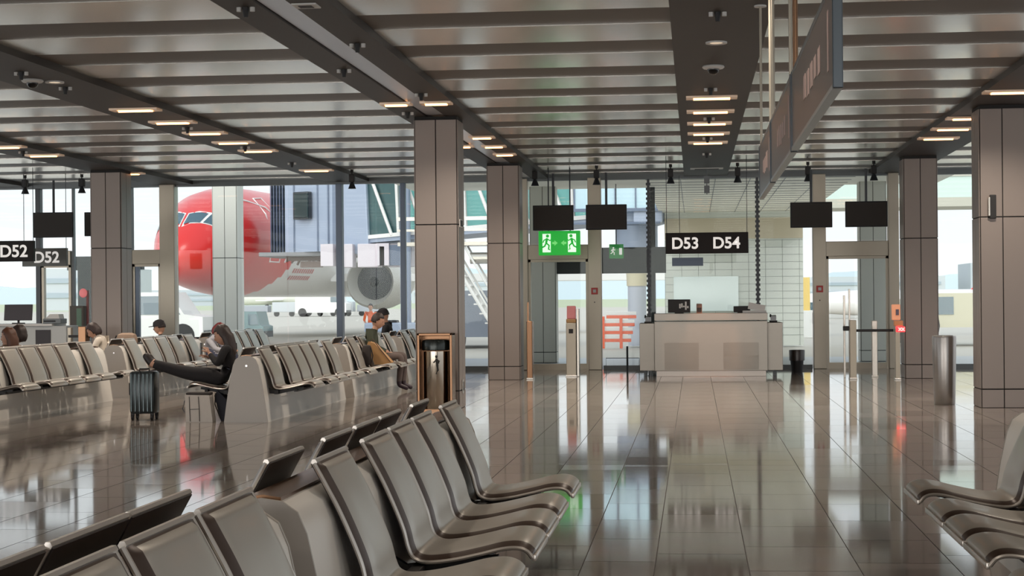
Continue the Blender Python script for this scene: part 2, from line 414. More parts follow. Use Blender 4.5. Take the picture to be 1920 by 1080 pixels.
def hang_sign(x0, x1, y_, z0, z1, lab, txts, m, hgt, d=.1, cable=True):
    t = thing('hanging_sign', lab, 'sign', (x0, y_, z0))
    w, h = x1-x0, z1-z0
    MB().box(0, w, -d/2, d/2, 0, h, .006).build('panel', m, t)
    for s, px in txts: text('lettering', s, hgt, (px, -d/2-.002, h*.47), FR, M_letter, t, .002, .006)
    if cable:
        for cx in (.02, w-.02): MB().cyl((cx, 0, h), (cx, 0, 3.84-z0), .006, n=6).build('cable', M_mulld, t)
    return t
hang_sign(-.49, .92, 29.5, 2.16, 2.52, 'dark brown hanging gate sign reading D53 D54 above the desk', (('D53', .10), ('D54', .80)), M_sign, .27)
hang_sign(-12.85, -11.74, 29.5, 2.16, 2.53, 'dark hanging gate sign reading D52 at the left edge', (('D52', .48),), M_sign, .30)
hang_sign(-12.56, -11.70, 31.0, 2.10, 2.44, 'grey gate sign reading D52 right of the darker D52 sign', (('D52', .22),), M_signg, .29)
t = thing('hanging_sign', 'small grey sign plate hanging just below the D53 D54 sign', 'sign', (-.28, 33.3, 2.02))
MB().box(-.15, .45, -.02, .02, 0, .16, .004).build('panel', M_mull, t)
MB().cyl((0, 0, .16), (0, 0, 1.75), .006, n=6).build('cable', M_mulld, t)

def running_man(parent, cx, cz, s, flip, y0):
    mb = MB(); f = -1 if flip else 1
    P = lambda u, v: (cx+f*u*s, y0, cz+v*s)
    mb.cyl((cx+f*.05*s, y0-.003, cz+.36*s), (cx+f*.05*s, y0+.003, cz+.36*s), .085*s, n=12)
    for pts, r in ((((.03, .25), (-.02, .0)), .065), (((.03, .22), (.18, .12), (.24, .2)), .035), (((.02, .22), (-.14, .14), (-.18, .02)), .035), (((-.02, 0), (.13, -.12), (.10, -.32), (.18, -.34)), .045), (((-.02, 0), (-.10, -.16), (-.26, -.24)), .045)):
        mb.tube([P(*p) for p in pts], r*s, 6)
    return mb.build('running_figure', M_green if True else None, parent)
t = thing('exit_sign', 'large lit green emergency exit sign with two running figures', 'exit sign', (-2.475, 31.5, 2.435))
MB().box(-.385, .385, -.05, .05, -.225, .225, .012).build('green_box', M_green, t)
for cx, fl_ in ((-.235, False), (.235, True)):
    MB().box(cx-.075, cx+.075, -.056, -.05, -.17, .17).build('doorway_panel', M_greenw, t)
    running_man(t, cx, 0, .36, fl_, -.062)
for cx in (-.03, .03):
    s_ = 1 if cx > 0 else -1
    MB().prism([(cx, 0), (cx+s_*.06, .05), (cx+s_*.06, .02), (cx+s_*.10, .02), (cx+s_*.10, -.02), (cx+s_*.06, -.02), (cx+s_*.06, -.05)] , -.056, -.05).build('arrow', mat('exit_light_green', (120, 220, 120), .4, emit=(120, 230, 120), es=.6), t)
MB().cyl((-.2, 0, .2), (-.2, 0, 1.4), .012).cyl((.2, 0, .2), (.2, 0, 1.4), .012).build('hanging_rods', M_mulld, t)
t = thing('exit_sign', 'small green exit sign seen through the glass left of the desk', 'exit sign', (-1.63, 36, 2.39))
MB().box(-.15, .15, -.03, .03, -.15, .15, .006).build('green_box', mat('exit_green_dim', (22, 135, 52), .4, emit=(22, 135, 52), es=.3), t)
running_man(t, -.07, 0, .2, False, -.034).data.materials[0] = M_letter
MB().box(.06, .12, -.036, -.03, -.07, .07).build('doorway_panel', M_letter, t)
MB().cyl((0, 0, .14), (0, 0, 1.42), .01).build('hanging_rod', M_mulld, t)
t = thing('exit_sign', 'narrow green exit sign edge peeping out left of the wide column', 'exit sign', (-10.78, 31.2, 2.29))
MB().box(-.13, .13, -.03, .03, -.17, .17, .006).build('green_box', M_green, t)
MB().cyl((0, 0, .16), (0, 0, 1.60), .01).build('hanging_rod', M_mulld, t)

# three long signs hanging along the hall on poles
for k, (y0, y1, lab) in enumerate(((6.6, 9.42, 'nearest'), (9.5, 11.95, 'second'), (12.05, 14.1, 'farthest'))):
    t = thing('advertising_sign', 'long dark framed double sided sign seen edge on, %s of the three at top right' % lab, 'sign', (.55, y0, 2.21))
    L = y1-y0
    MB().box(-.014, .014, .03, L-.03, .02, .41).build('face_panel', mat('sign_face_brown', (82, 70, 66), .3, .1, noise=.12, nscale=3), t)
    mb = MB(); mb.box(-.017, .017, 0, L, .405, .43, .003)
    mb.box(-.02, .02, 0, .03, 0, .43, .004); mb.box(-.02, .02, L-.03, L, 0, .43, .004)
    mb.build('frame', mat('sign_frame_slate', (66, 74, 80), .3, .5), t)
    MB().box(-.02, .02, .03, L-.03, 0, .02, .003).build('bottom_rail', mat('sign_rail_pale', (150, 158, 160), .3, .6), t)
    mb = MB()
    random.seed(11+k)
    for q in range(5):
        a = L*.25+q*L*.085
        mb.box(-.0165, -.014, a, a+L*.05, .14+random.random()*.03, .25+random.random()*.03)
    mb.box(-.0165, -.014, L*.09, L*.11, .1, .34)
    mb.build('faint_print', mat('sign_marks_pink', (190, 164, 156), .5), t)
    for yy in (.25, L-.18, L-.06) if k == 0 else (.25, L-.1):
        hp = MB().cyl((0, yy, .42), (0, yy, 1.57), .011, n=10).build('hanging_pole', M_copper if k == 0 else M_beige, t)
        if yy != L-.18: MB().cyl((0, yy, 1.555), (0, yy, 1.568), .05, n=16).build('flange', M_white, hp)

# ------------------------------------------------------------------ seating
def catmull(P, n=6):
    P = [Vector(p) for p in P]; P = [P[0]*2-P[1]]+P+[P[-1]*2-P[-2]]; out = []
    for i in range(1, len(P)-2):
        for k in range(n):
            t = k/n; a, b_, c, d = P[i-1], P[i], P[i+1], P[i+2]
            out.append(.5*((2*b_)+(c-a)*t+(2*a-5*b_+4*c-d)*t*t+(3*b_-a-3*c+d)*t**3))
    out.append(P[-2]); return out
SP = catmull([(.085, .857), (.125, .785), (.17, .70), (.215, .60), (.25, .51), (.268, .44), (.29, .400), (.34, .383), (.44, .392), (.55, .415), (.64, .437), (.70, .442), (.74, .430), (.765, .402)], 5)
def sweep(prof, w0, w1, th0, th1, xoff=0):
    # sheet following prof, y from w0 to w1, between normal offsets th0 (front/top side) and th1
    mb = MB(); bm = mb.bm; nor = []
    for i in range(len(prof)):
        d = prof[min(i+1, len(prof)-1)]-prof[max(i-1, 0)]; d.normalize(); nor.append(Vector((-d.y, d.x)) if True else None)
    ny = 6; A = []; B = []
    for i, p in enumerate(prof):
        q = p+nor[i]*th0; r = p+nor[i]*th1
        A.append([bm.verts.new((q.x, w0+(w1-w0)*k/ny, q.y)) for k in range(ny+1)])
        B.append([bm.verts.new((r.x, w0+(w1-w0)*k/ny, r.y)) for k in range(ny+1)])
    for i in range(len(prof)-1):
        for k in range(ny):
            bm.faces.new((A[i][k], A[i][k+1], A[i+1][k+1], A[i+1][k])); bm.faces.new((B[i][k], B[i+1][k], B[i+1][k+1], B[i][k+1]))
        bm.faces.new((A[i][0], A[i+1][0], B[i+1][0], B[i][0])); bm.faces.new((A[i][ny], B[i][ny], B[i+1][ny], A[i+1][ny]))
    for k in range(ny):
        bm.faces.new((A[0][k], B[0][k], B[0][k+1], A[0][k+1])); bm.faces.new((A[-1][k], A[-1][k+1], B[-1][k+1], B[-1][k]))
    return mb
SW = .272
def pad_mesh():
    # leather pad, slightly cushioned across its width
    mb = MB(); bm = mb.bm; ny = 16; rows = []; n = len(SP)
    nor = []
    for i in range(n):
        d = SP[min(i+1, n-1)]-SP[max(i-1, 0)]; d.normalize(); nor.append(Vector((-d.y, d.x)))
    for i in range(n):
        ed = min(i, n-1-i)
        row = []
        for k in range(ny+1):
            t = math.sin((-1+2*k/ny)*PI/2)
            up = .024*(1-abs(t)**6)*(min(1, ed/2)) + .002
            p = SP[i]+nor[i]*(up)
            row.append(bm.verts.new((p.x, t*(SW-.006), p.y)))
        rows.append(row)
    for i in range(n-1):
        for k in range(ny):
            fc = bm.faces.new((rows[i][k], rows[i][k+1], rows[i+1][k+1], rows[i+1][k]))
            if k < 3 or k > ny-4 or i < 1: fc.material_index = 1  # dark reflection gradient of the rounded edges, put into the colour
    return mb
def make_seat(parent):
    s = pad_mesh().build('seat', [M_seat, mat('seat_edge_shading', (66, 52, 44), .35, .3)], parent, smooth=70)
    sweep(SP, -SW+.004, SW-.004, -.001, -.014).build('black_backing', M_back, s, smooth=50)
    pts = [(p.x, -SW, p.y-.004) for p in SP]; pt2 = [(p.x, SW, p.y-.004) for p in SP]
    mb = MB(); mb.tube(pts, .008, 6); mb.tube(pt2, .008, 6)
    mb.tube([(SP[0].x, -SW, SP[0].y), (SP[0].x, SW, SP[0].y)], .011, 6)
    e = SP[-1]; mb.box(e.x-.004, e.x+.012, -SW, SW, e.y-.016, e.y+.010, .003)
    mb.build('satin_edge', mat('satin_edge', (206, 200, 192), .3, .7), s, smooth=50)
    return s
SPINE = [(-.26, 0), (-.225, .25), (-.185, .50), (-.15, .66), (-.12, .73), (-.07, .765), (0, .775), (.07, .765), (.12, .73), (.15, .66), (.185, .50), (.225, .25), (.26, 0)]
proto_seat = None
def bench(label, x, y0, y1, right, left, group='tandem seat benches'):
    """x spine centre, y0..y1 spine extent, right/left: Y centres of seats on each side"""
    global proto_seat
    t = thing('tandem_bench', label, 'bench', (x, y0, 0), group=group)
    L = y1-y0
    MB().prism(SPINE, .012, L-.012).build('spine', M_spine, t, smooth=35)
    for yy, nm in ((0, 'end_plate'), (L-.012, 'end_plate')):
        e = MB().prism([(u*1.012, v*1.006 if v else 0) for u, v in SPINE], yy, yy+.012).build(nm, M_spineend, t)
        MB().cyl((.01, yy-.004 if yy == 0 else yy+.012, .66), (.01, yy if yy == 0 else yy+.016, .66), .012, n=12).build('screw', M_chrome, e)
    # copper strip along the ridge, standing in for its warm reflected highlight
    MB().prism([(-.06, .767), (0, .777), (.06, .767), (.06, .779), (0, .788), (-.06, .779)], .03, L-.03).build('ridge_highlight', M_copper, t, smooth=50)
    for side, ys in ((1, right), (-1, left)):
        if not ys: continue
        a, b_ = min(ys)-y0-.27, max(ys)-y0+.27
        for r0, r1, z0_, z1_ in ((.28, .33, .315, .365), (.52, .56, .345, .375)):
            MB().box(min(side*r0, side*r1), max(side*r0, side*r1), a, b_, z0_, z1_, .004).build('support_rail', M_black, t)
        for q in ys:
            for dq in (-.2, .2):
                mb = MB()
                yy = q-y0+dq
                P = [(.15, .42), (.25, .36), (.62, .40), (.62, .375), (.3, .315), (.15, .33)]
                mb.prism([(side*u, v) for u, v in P], yy-.02, yy+.02)
                mb.build('bracket', M_black, t)
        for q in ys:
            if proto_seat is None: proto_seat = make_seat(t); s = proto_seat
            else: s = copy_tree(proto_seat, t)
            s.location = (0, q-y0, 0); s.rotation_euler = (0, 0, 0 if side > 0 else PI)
    return t
XF, XR_, XM, XLr = -1.405, 1.855, -5.22, -8.60
bench('foreground bench with five seats facing the aisle, beyond the rounded end plate', XF, 5.42, 9.66, (6.10, 6.96, 7.56, 8.17, 9.07), (6.10, 7.02, 7.66, 8.26, 9.17))
bench('nearest foreground bench at the bottom left corner of the picture', XF, .85, 5.18, (1.25, 2.15, 2.75, 3.50, 4.10, 4.70), (1.25, 2.15, 2.75, 3.50, 4.08, 4.64))
bench('bench at the right edge whose seats face the aisle', XR_, 5.42, 9.66, (6.1, 7.0, 7.6, 8.2, 8.9), (5.94, 6.84, 7.42, 8.00, 8.84))
bench('bench in the middle row with the woman in black on its near end', XM, 19.5, 24.0, (20.0, 20.85, 21.43, 22.01, 22.59, 23.45), (20.0, 20.85, 21.43, 22.01, 22.59, 23.45))
bench('bench in the middle row where the man in the green jacket sits', XM, 24.6, 28.75, (25.1, 25.95, 26.55, 27.15, 28.1), (25.1, 25.95, 26.55, 27.15, 28.1))
bench('farthest bench of the middle row by the window', XM, 29.35, 33.3, (29.8, 30.7, 31.25, 31.8, 32.7), (29.8, 30.7, 31.25, 31.8, 32.7))
bench('nearest bench of the left row, running out of the left edge', XLr, 19.1, 23.85, (19.55, 20.45, 21.05, 21.65, 22.25, 23.15), (19.55, 20.45, 21.05, 21.65, 22.25, 23.15))
bench('bench of the left row behind the dark suitcase', XLr, 24.62, 28.75, (25.05, 25.92, 26.55, 27.18, 28.05), (25.05, 25.92, 26.55, 27.18, 28.05))
bench('farthest bench of the left row before the window', XLr, 29.35, 33.35, (29.8, 30.75, 31.4, 32.05, 32.8), (29.8, 30.75, 31.4, 32.05, 32.8))

# ------------------------------------------------------------------ service desk
t = thing('service_desk', 'wide brushed steel service desk under the D53 D54 sign', 'desk', (.28, 30.6, 0))
MB().box(-1.0, 1.0, 0, .5, .10, .985, .006).build('front_panel', M_desk, t)
MB().box(-1.0, 1.0, -.03, .46, .995, 1.125, .006).build('upper_counter', M_desk, t)
MB().box(-1.27, -1.0, .12, 1.0, .10, .95, .006).build('side_wing', M_desk, t)
MB().box(1.0, 1.27, .12, 1.0, .10, .95, .006).build('side_wing', M_desk, t)
MB().box(-.97, .97, .05, .9, 0, .10, .003).build('plinth', mat('plinth_steel', (140, 132, 124), .3, .7), t)
MB().box(-1.0, 1.0, .5, 1.1, .72, .76, .004).build('work_top', M_desk, t)
for a, b_ in ((-.82, -.22), (.22, .84)):
    MB().prism([(-.005, .12), (-.018, .60), (-.005, .60)], a, b_, ax='X').build('leg_recess_panel', M_desk, t)
for xx in (-1.2, -1.1, 1.12):
    MB().box(xx, xx+.05, .3, .8, 0, .1).build('foot', M_frame, t)
for nm, x, z, w, h, lab in (('monitor', -.28, 1.16, .40, .25, 'black monitor with papers on the left of the service desk'), ('monitor', .84, 1.13, .30, .12, 'low dark monitor on the right of the service desk')):
    q = thing(nm, lab, 'monitor', (x, 30.9, 1.125))
    MB().box(-w/2, w/2, -.015, .015, .01, h, .006).build('housing', M_black, q)
    MB().box(-w/2+.02, w/2-.02, .015, .018, .03, h-.02).build('screen', M_screen, q)
    MB().box(-.08, .08, -.05, .05, 0, .01).build('stand', M_black, q)
    mb = MB(); random.seed(3)
    if h > .2:
        for k in range(5): mb.box(-.0+k*.035, .03+k*.035, -.022, -.016, .06+random.random()*.12, .1+random.random()*.13)
        mb.build('paper_notes', M_white, q)
q = thing('document_reader', 'small brown box standing between the desk monitors', 'scanner', (.08, 30.8, 1.125))
MB().box(-.05, .05, -.03, .03, 0, .17, .008).build('body', mat('reader_brown', (120, 96, 86), .5), q); MB().box(-.04, .04, -.034, -.03, .02, .10).build('slot', M_black, q)
def keypad(name, x, y_, z, lab):
    q = thing(name, lab, 'phone', (x, y_, z))
    MB().box(-.07, .07, -.06, .06, 0, .03, .006).build('base', M_black, q)
    MB().prism([(-.05, .03), (.05, .03), (.035, .13), (-.05, .11)], -.05, .05, ax='X').build('cradle', M_blkg, q)
    MB().tube([(-.05, -.05, .10), (-.05, 0, .135), (-.05, .05, .10)], .015, 8).build('handset', M_black, q)
keypad('desk_phone', 1.40, 31.0, .95, 'black desk phone on the right wing of the service desk')
keypad('desk_phone', -.84, 31.0, .95, 'black desk phone on the left wing of the service desk')
mb = MB()
q = thing('paper_stack', 'white papers and folders lying at the right end of the desk top', 'papers', (1.05, 30.85, 1.125))
MB().box(-.2, .22, -.1, .12, 0, .04, .003).build('sheets', M_white, q)
MB().box(-.1, .2, -.02, .0, .04, .16, rot=Matrix.Rotation(.2, 4, 'Y')).build('folder', M_white, q)

q = thing('office_bin', 'black office bin with liner on the floor right of the desk', 'bin', (1.88, 32.15, 0))
MB().lathe([(.10, .0), (.105, .02), (.14, .40), (.13, .40), (.10, .04)], n=24).build('body', M_black, q, 40)
MB().lathe([(.141, .22), (.147, .40), (.143, .415), (.135, .38)], n=24).build('liner', mat('liner_dark', (52, 42, 38), .3), q, 40)

# waste bins
q = thing('waste_bin', 'tall brass framed steel waste bin before the nearest left column', 'bin', (-3.27, 21.45, 0))
mb = MB()
mb.box(-.225, -.19, -.12, .16, .02, .99, .008); mb.box(.19, .225, -.12, .16, .02, .99, .008); mb.box(-.225, .225, -.12, .16, .955, .99, .008); mb.box(-.225, .225, -.12, .16, 0, .03)
mb.build('brass_frame', M_copper, q)
MB().box(-.19, .19, .13, .16, .03, .955).build('back_panel', M_copper, q)
MB().lathe([(.15, .03), (.155, .04), (.155, .76), (.14, .76)], (0, 0, 0), 40).build('drum', mat('polished_drum', (176, 166, 152), .12, 1.), q, 40)
MB().lathe([(.165, .77), (.175, .78), (.178, .86), (.168, .90), (.13, .91)], (0, 0, 0), 40).build('dark_lid_band', mat('lid_band', (38, 42, 40), .18, .6), q, 40)
mb = MB(); s_ = .19; c = (.03, -.162, .60)
f_ = lambda u, v: (c[0]+u*s_, c[1], c[2]+v*s_)
mb.ball(f_(0, .5), .018); mb.tube([f_(0, .38), f_(.05, .0), f_(.06, -.15)], .016, 8); mb.tube([f_(0, .3), f_(-.2, .1), f_(-.1, .15)], .009, 6)
mb.tube([f_(.05, -.1), f_(.1, -.4), f_(-.02, -.65)], .012, 8); mb.tube([f_(.04, .3), f_(.2, .2), f_(.15, .05)], .009, 6)
mb.build('litter_pictogram', M_black, q)
q = thing('waste_bin', 'plain cylindrical brushed steel bin beside the right columns', 'bin', (3.2, 22.55, 0))
MB().lathe([(.13, 0), (.135, .015), (.155, .86), (.15, .885), (.13, .89)], n=48).build('drum', mat('bin_steel', (150, 146, 142), .28, .9), q, 40)
MB().lathe([(.12, .884), (.11, .895), (.03, .897)], n=36).build('lid', M_mulld, q, 40)

# column devices
q = thing('intercom_panel', 'black wall intercom on the column nearest the right edge', 'intercom', (3.70, 21.83, 2.51))
MB().box(-.035, .045, -.035, 0, -.15, .15, .01).build('housing', M_black, q); MB().box(-.055, -.03, -.05, -.01, -.12, .12, .008).build('handset', M_steel, q)
q = thing('notice_plate', 'small black and white notice on the side of the nearest left column', 'notice', (-3.015, 22.0, 2.40))
MB().box(-.0, .01, -.12, .12, -.05, .05).build('plate', M_white, q); MB().box(.01, .013, -.1, .02, -.04, .04).box(.01, .013, .04, .1, -.04, .04).build('symbols', M_black, q)
q = thing('socket_plate', 'dark power socket low on the side of the nearest left column', 'socket', (-3.018, 22.1, .28))
MB().box(0, .012, -.05, .05, -.09, .09, .003).build('plate', M_steel, q); MB().box(.012, .016, -.03, .03, -.06, .06).build('opening', M_black, q)
for x, lab, s in ((-1.955, 'left boarding door', 'E'), (2.41, 'right boarding door', '8')):
    q = thing('fire_call_point', 'small dark red call point on the post by the '+lab, 'call point', (x, FY-.15, 1.55))
    MB().box(-.065, .065, -.02, .01, -.065, .065, .004).build('red_box', M_red, q)
    MB().box(-.03, .03, -.024, -.02, -.03, .03).build('white_mark', M_white, q)
    MB().cyl((0, -.005, -.22), (0, .01, -.22), .012, n=10).build('key_lock', M_black, q)

# ------------------------------------------------------------------ boarding gates
def gate_post(x, y_, w, d, h, lab, m=M_beige):
    q = thing('gate_post', lab, 'gate post', (x, y_, 0))
    MB().box(-w/2, w/2, -d/2, d/2, 0, h, .01).build('post_body', m, q)
    MB().box(-w/2-.01, w/2+.01, -d/2-.01, d/2+.01, 0, .03, .004).build('foot_plate', M_steel, q)
    return q
q = gate_post(-2.22, 30.85, .18, .30, .97, 'boarding pass reader post before the left boarding door')
MB().box(-.09, .09, -.1, .12, .97, 1.04, .01).build('head_base', mat('reader_gold', (170, 128, 80), .4, .3), q)
MB().box(-.08, .08, -.06, .05, 1.04, 1.27, .01, rot=Matrix.Rotation(-.15, 4, 'X')).build('reader_screen', mat('reader_pink', (196, 120, 118), .4, emit=(190, 110, 110), es=.25), q)
MB().box(-.04, .04, -.156, -.15, .78, .86).build('slot', M_black, q)
MB().box(.10, .14, -.12, .16, 0, 1.22, .006).build('glass_fin', M_steel, q)
gate_post(-2.88, 29.9, .10, .30, 1.02, 'narrow copper toned gate post beside the column left of the exit door', M_copper)
tag(MB().box(-2.93, -2.90, 29.9, 29.95, 1.02, 1.35).build('thin_rail', M_copper), 'slim copper upright above the left gate post', 'rail')
q = gate_post(2.66, 29.45, .11, .2, 1.0, 'gate post left of the black belt at the right boarding door')
for x0, x1, h in ((2.545, 2.58, 1.42), (2.635, 2.665, 1.53)):
    o_ = tag(MB().box(x0, x1, 29.9, 29.95, 0, h, .004).build('gate_upright', M_steel), 'slim steel upright %s the right boarding door gate post' % ('left of' if h < 1.5 else 'rising just behind'), 'upright')
MB().box(-.16, -.06, -.03, .05, .82, .90, .01).build('belt_lock', M_black, q)
tag(MB().box(2.70, 3.34, 29.43, 29.46, .80, .845).build('barrier_belt', M_black), 'black belt barrier stretched before the right boarding door', 'barrier belt')
gate_post(3.10, 30.2, .10, .1, .98, 'second slim gate post right of the black belt', M_steel)
q = gate_post(3.38, 29.25, .08, .16, .86, 'reader post beside the right column with a glowing red cross')
MB().box(-.09, .05, -.05, .03, 1.0, 1.26, .01, rot=Matrix.Rotation(-.1, 4, 'X')).build('reader_screen', mat('reader_orange', (238, 170, 130), .4, emit=(240, 150, 110), es=.35), q)
MB().box(-.03, .02, -.10, -.06, 1.08, 1.18).build('dark_window', mat('reader_dark', (90, 70, 90), .3), q)
MB().box(-.06, .09, -.08, .04, .90, .99, .01).build('scan_head', mat('reader_orange2', (225, 150, 100), .4), q)
MB().box(-.03, .12, -.10, -.02, .80, .89, .01).build('red_light', M_led, q)
for dx in (.01, .06): text('cross_mark', 'x', .1, (dx, -.103, .852), FR, M_letter, q, .001, .004)
q = thing('queue_stand', 'low steel stand frame left of the desk', 'stand', (-1.25, 32.2, 0))
MB().tube([(-.42, 0, 0), (-.42, 0, .28), (.2, 0, .28), (.2, 0, 0)], .008, 6).build('frame', M_frame, q)
MB().cyl((-.02, 0, 0), (-.02, 0, .50), .02, n=10).build('upright', M_mulld, q)
# far left gate (D52)
q = thing('gate_counter', 'pale counter of the D52 gate behind the left seats', 'counter', (-11.75, 29.6, 0))
MB().box(-1.0, .55, 0, .6, 0, 1.0, .01).build('counter_body', mat('counter_pale', (196, 200, 198), .4), q)
MB().box(-1.05, .3, -.05, .65, 1.0, 1.04, .004).build('counter_top', M_white, q)
MB().box(-.02, .26, -.012, 0, .45, .93).build('dark_panel', mat('counter_dark', (44, 38, 42), .5), q)
q = thing('monitor', 'large dark tilted monitor at the left edge on the D52 counter', 'monitor', (-12.15, 29.75, 1.04))
MB().box(-.26, .26, -.02, .02, .06, .35, .006, rot=Matrix.Rotation(-.15, 4, 'X')).build('housing', mat('mon_dk', (52, 44, 50), .3), q)
MB().box(-.1, .1, -.06, .06, 0, .02).cyl((0, 0, .02), (0, 0, .1), .02).build('stand', M_black, q)
q = thing('printer', 'grey and white document printer on the D52 counter', 'printer', (-11.50, 29.75, 1.04))
MB().box(-.14, .2, -.15, .15, 0, .09, .01).build('body', M_frame, q); MB().prism([(-.1, .09), (.16, .09), (.14, .17), (-.02, .17)], -.12, .12).build('lid', M_white, q); MB().box(-.12, .1, -.155, -.15, .03, .06).build('slot', M_black, q)
gate_post(-10.98, 29.2, .07, .1, .98, 'slim copper barrier post left of the belt near the wide column', M_beige)
gate_post(-10.62, 28.9, .14, .2, 1.0, 'broad copper toned barrier post before the wide column', M_copper)
tag(MB().box(-10.94, -10.45, 29.0, 29.03, .80, .845).build('barrier_belt', M_black), 'black belt barrier before the wide column at the D52 gate', 'barrier belt')
q = gate_post(-12.05, 32.5, .28, .2, 1.35, 'brown and green gate reader cabinet left of the wide column', mat('cab_brown', (104, 96, 86), .5))
MB().box(.16, .20, 0, .05, 0, 1.65, .004).build('red_stripe_rail', mat('rail_red', (150, 60, 56), .4), q)
MB().box(0, .1, -.105, -.1, .3, 1.3).build('green_strip', mat('green_strip', (110, 150, 120), .4), q)
MB().ball((.1, 0, 1.60), .09, .9, .3, 1).build('red_lamp', mat('lamp_pink', (240, 150, 150), .4, emit=(240, 120, 120), es=.4), q, 60)

# ------------------------------------------------------------------ people
def skin_eval(name, verts, edges, radii, root=0, sub=2):
    me = bpy.data.meshes.new('tmp'); me.from_pydata([tuple(v) for v in verts], edges, [])
    o = bpy.data.objects.new('tmp', me); COL.objects.link(o)
    md = o.modifiers.new('s', 'SKIN'); md.use_smooth_shade = True
    md.branch_smoothing = .6
    for i, r in enumerate(radii):
        rr = r if isinstance(r, tuple) else (r, r)
        me.skin_vertices[0].data[i].radius = rr
        me.skin_vertices[0].data[i].use_root = (i == root)
    o.modifiers.new('u', 'SUBSURF').levels = sub
    o.modifiers['u'].render_levels = sub
    bpy.context.view_layer.update()
    out = bpy.data.meshes.new_from_object(o.evaluated_get(bpy.context.evaluated_depsgraph_get()))
    bpy.data.objects.remove(o); out.name = name
    return out
M_skin = mat('skin', (198, 150, 124), .55)
def cloth(n, rgb, r=.85): return mat('cloth_'+n, rgb, r, noise=.12, nscale=25, bump=.15)
def seg_dist(p, a, b):
    ab = b-a; t = max(0, min(1, (p-a).dot(ab)/max(ab.length_squared, 1e-9))); return (p-(a+ab*t)).length
def person(label, loc, rz, J=None, top=(60, 60, 60), legs=(50, 50, 60), shoes=(25, 25, 30), hair=(40, 30, 26), style='short', scale=1., group=None, fem=False, headtilt=0., headyaw=0., skinlegs=False, baggy=1.):
    """seated by default, facing local +x; J overrides joints (metres, local)"""
    D = dict(pelvis=(0, 0, .53), waist=(.0, 0, .66), chest=(.02, 0, .84), neck=(.05, 0, 1.00), head=(.09, 0, 1.14),
             shL=(.03, .17, .95), shR=(.03, -.17, .95), elL=(.08, .22, .70), elR=(.08, -.22, .70), wrL=(.32, .09, .64), wrR=(.32, -.09, .64),
             hipL=(.02, .09, .51), hipR=(.02, -.09, .51), knL=(.46, .11, .52), knR=(.46, -.11, .52), anL=(.47, .11, .09), anR=(.47, -.11, .09), toL=(.64, .12, .04), toR=(.64, -.12, .04))
    if J: D.update(J)
    D = {k: Vector(v) for k, v in D.items()}
    names = list(D.keys()); V = [D[n] for n in names]; ix = {n: i for i, n in enumerate(names)}
    f = .9 if fem else 1.
    R = dict(pelvis=(.135, .12), waist=(.125*f, .10*f), chest=(.145*f, .105*f), neck=(.055, .055), head=(.05, .05), shL=.062*f, shR=.062*f, elL=.047, elR=.047, wrL=.03, wrR=.03,
             hipL=.092, hipR=.092, knL=.062, knR=.062, anL=.042, anR=.042, toL=.032, toR=.032)
    for n_ in ('hipL', 'hipR', 'knL', 'knR', 'anL', 'anR', 'toL', 'toR'): R[n_] *= baggy
    rad = [R[n] for n in names]
    E_ = [('pelvis', 'waist'), ('waist', 'chest'), ('chest', 'neck'), ('neck', 'head'), ('chest', 'shL'), ('chest', 'shR'), ('shL', 'elL'), ('elL', 'wrL'), ('shR', 'elR'), ('elR', 'wrR'),
          ('pelvis', 'hipL'), ('pelvis', 'hipR'), ('hipL', 'knL'), ('knL', 'anL'), ('anL', 'toL'), ('hipR', 'knR'), ('knR', 'anR'), ('anR', 'toR')]
    edges = [(ix[a], ix[b]) for a, b in E_]
    me = skin_eval('person', V, edges, rad, ix['pelvis'])
    mats = [cloth('top%d_%d_%d' % top, top), cloth('leg%d_%d_%d' % legs, legs), mat('shoe%d_%d_%d' % shoes, shoes, .5), M_skin]
    zone = {}
    for a, b in E_:
        k = 0
        if a in ('hipL', 'hipR', 'knL', 'knR') or b in ('hipL', 'hipR'): k = 1
        if a in ('anL', 'anR'): k = 2
        if (a, b) == ('neck', 'head'): k = 3
        zone[(a, b)] = k
    bm = bmesh.new(); bm.from_mesh(me)
    for fc in bm.faces:
        c = fc.calc_center_median(); best = min(E_, key=lambda e: seg_dist(c, D[e[0]], D[e[1]])-.0)
        k = zone[best]
        if best in (('elL', 'wrL'), ('elR', 'wrR')) and (c-D[best[1]]).length < .05: k = 3
        if best in (('knL', 'anL'), ('knR', 'anR')) and (c-D[best[1]]).length < .07: k = 3 if skinlegs else 2
        fc.material_index = k
    # hands: palm and five bent fingers
    def hand(w, e, s):
        d = (w-e).normalized(); up = Vector((0, 0, 1)); side = d.cross(up).normalized()*s; n_ = side.cross(d)
        if n_.z < 0: n_ = -n_
        vs = [w-d*.01, w+d*.045, w+d*.085]; es = [(0, 1), (1, 2)]; rr = [(.024, .018), (.034, .016), (.036, .014)]
        for q, (off, L) in enumerate(((-.027, .062), (-.009, .072), (.009, .068), (.027, .054))):
            b0 = len(vs); base = w+d*.082+side*off
            vs += [base, base+d*L*.5-n_*.006, base+d*L*.85-n_*L*.45]; es += [(b0, b0+1), (b0+1, b0+2), (2, b0)]; rr += [(.0085, .0085), (.008, .008), (.0065, .0065)]
        b0 = len(vs); base = w+d*.03-side*.028
        vs += [base, base+d*.03-side*.022-n_*.012, base+d*.055-side*.026-n_*.024]; es += [(1, b0), (b0, b0+1), (b0+1, b0+2)]; rr += [(.012, .012), (.010, .010), (.008, .008)]
        hm = skin_eval('hand', vs, es, rr, 0, 1)
        n0 = len(bm.faces); bm.from_mesh(hm); bm.faces.ensure_lookup_table()
        for fc in bm.faces[n0:]: fc.material_index = 3
        bpy.data.meshes.remove(hm)
    hand(D['wrL'], D['elL'], 1); hand(D['wrR'], D['elR'], -1)
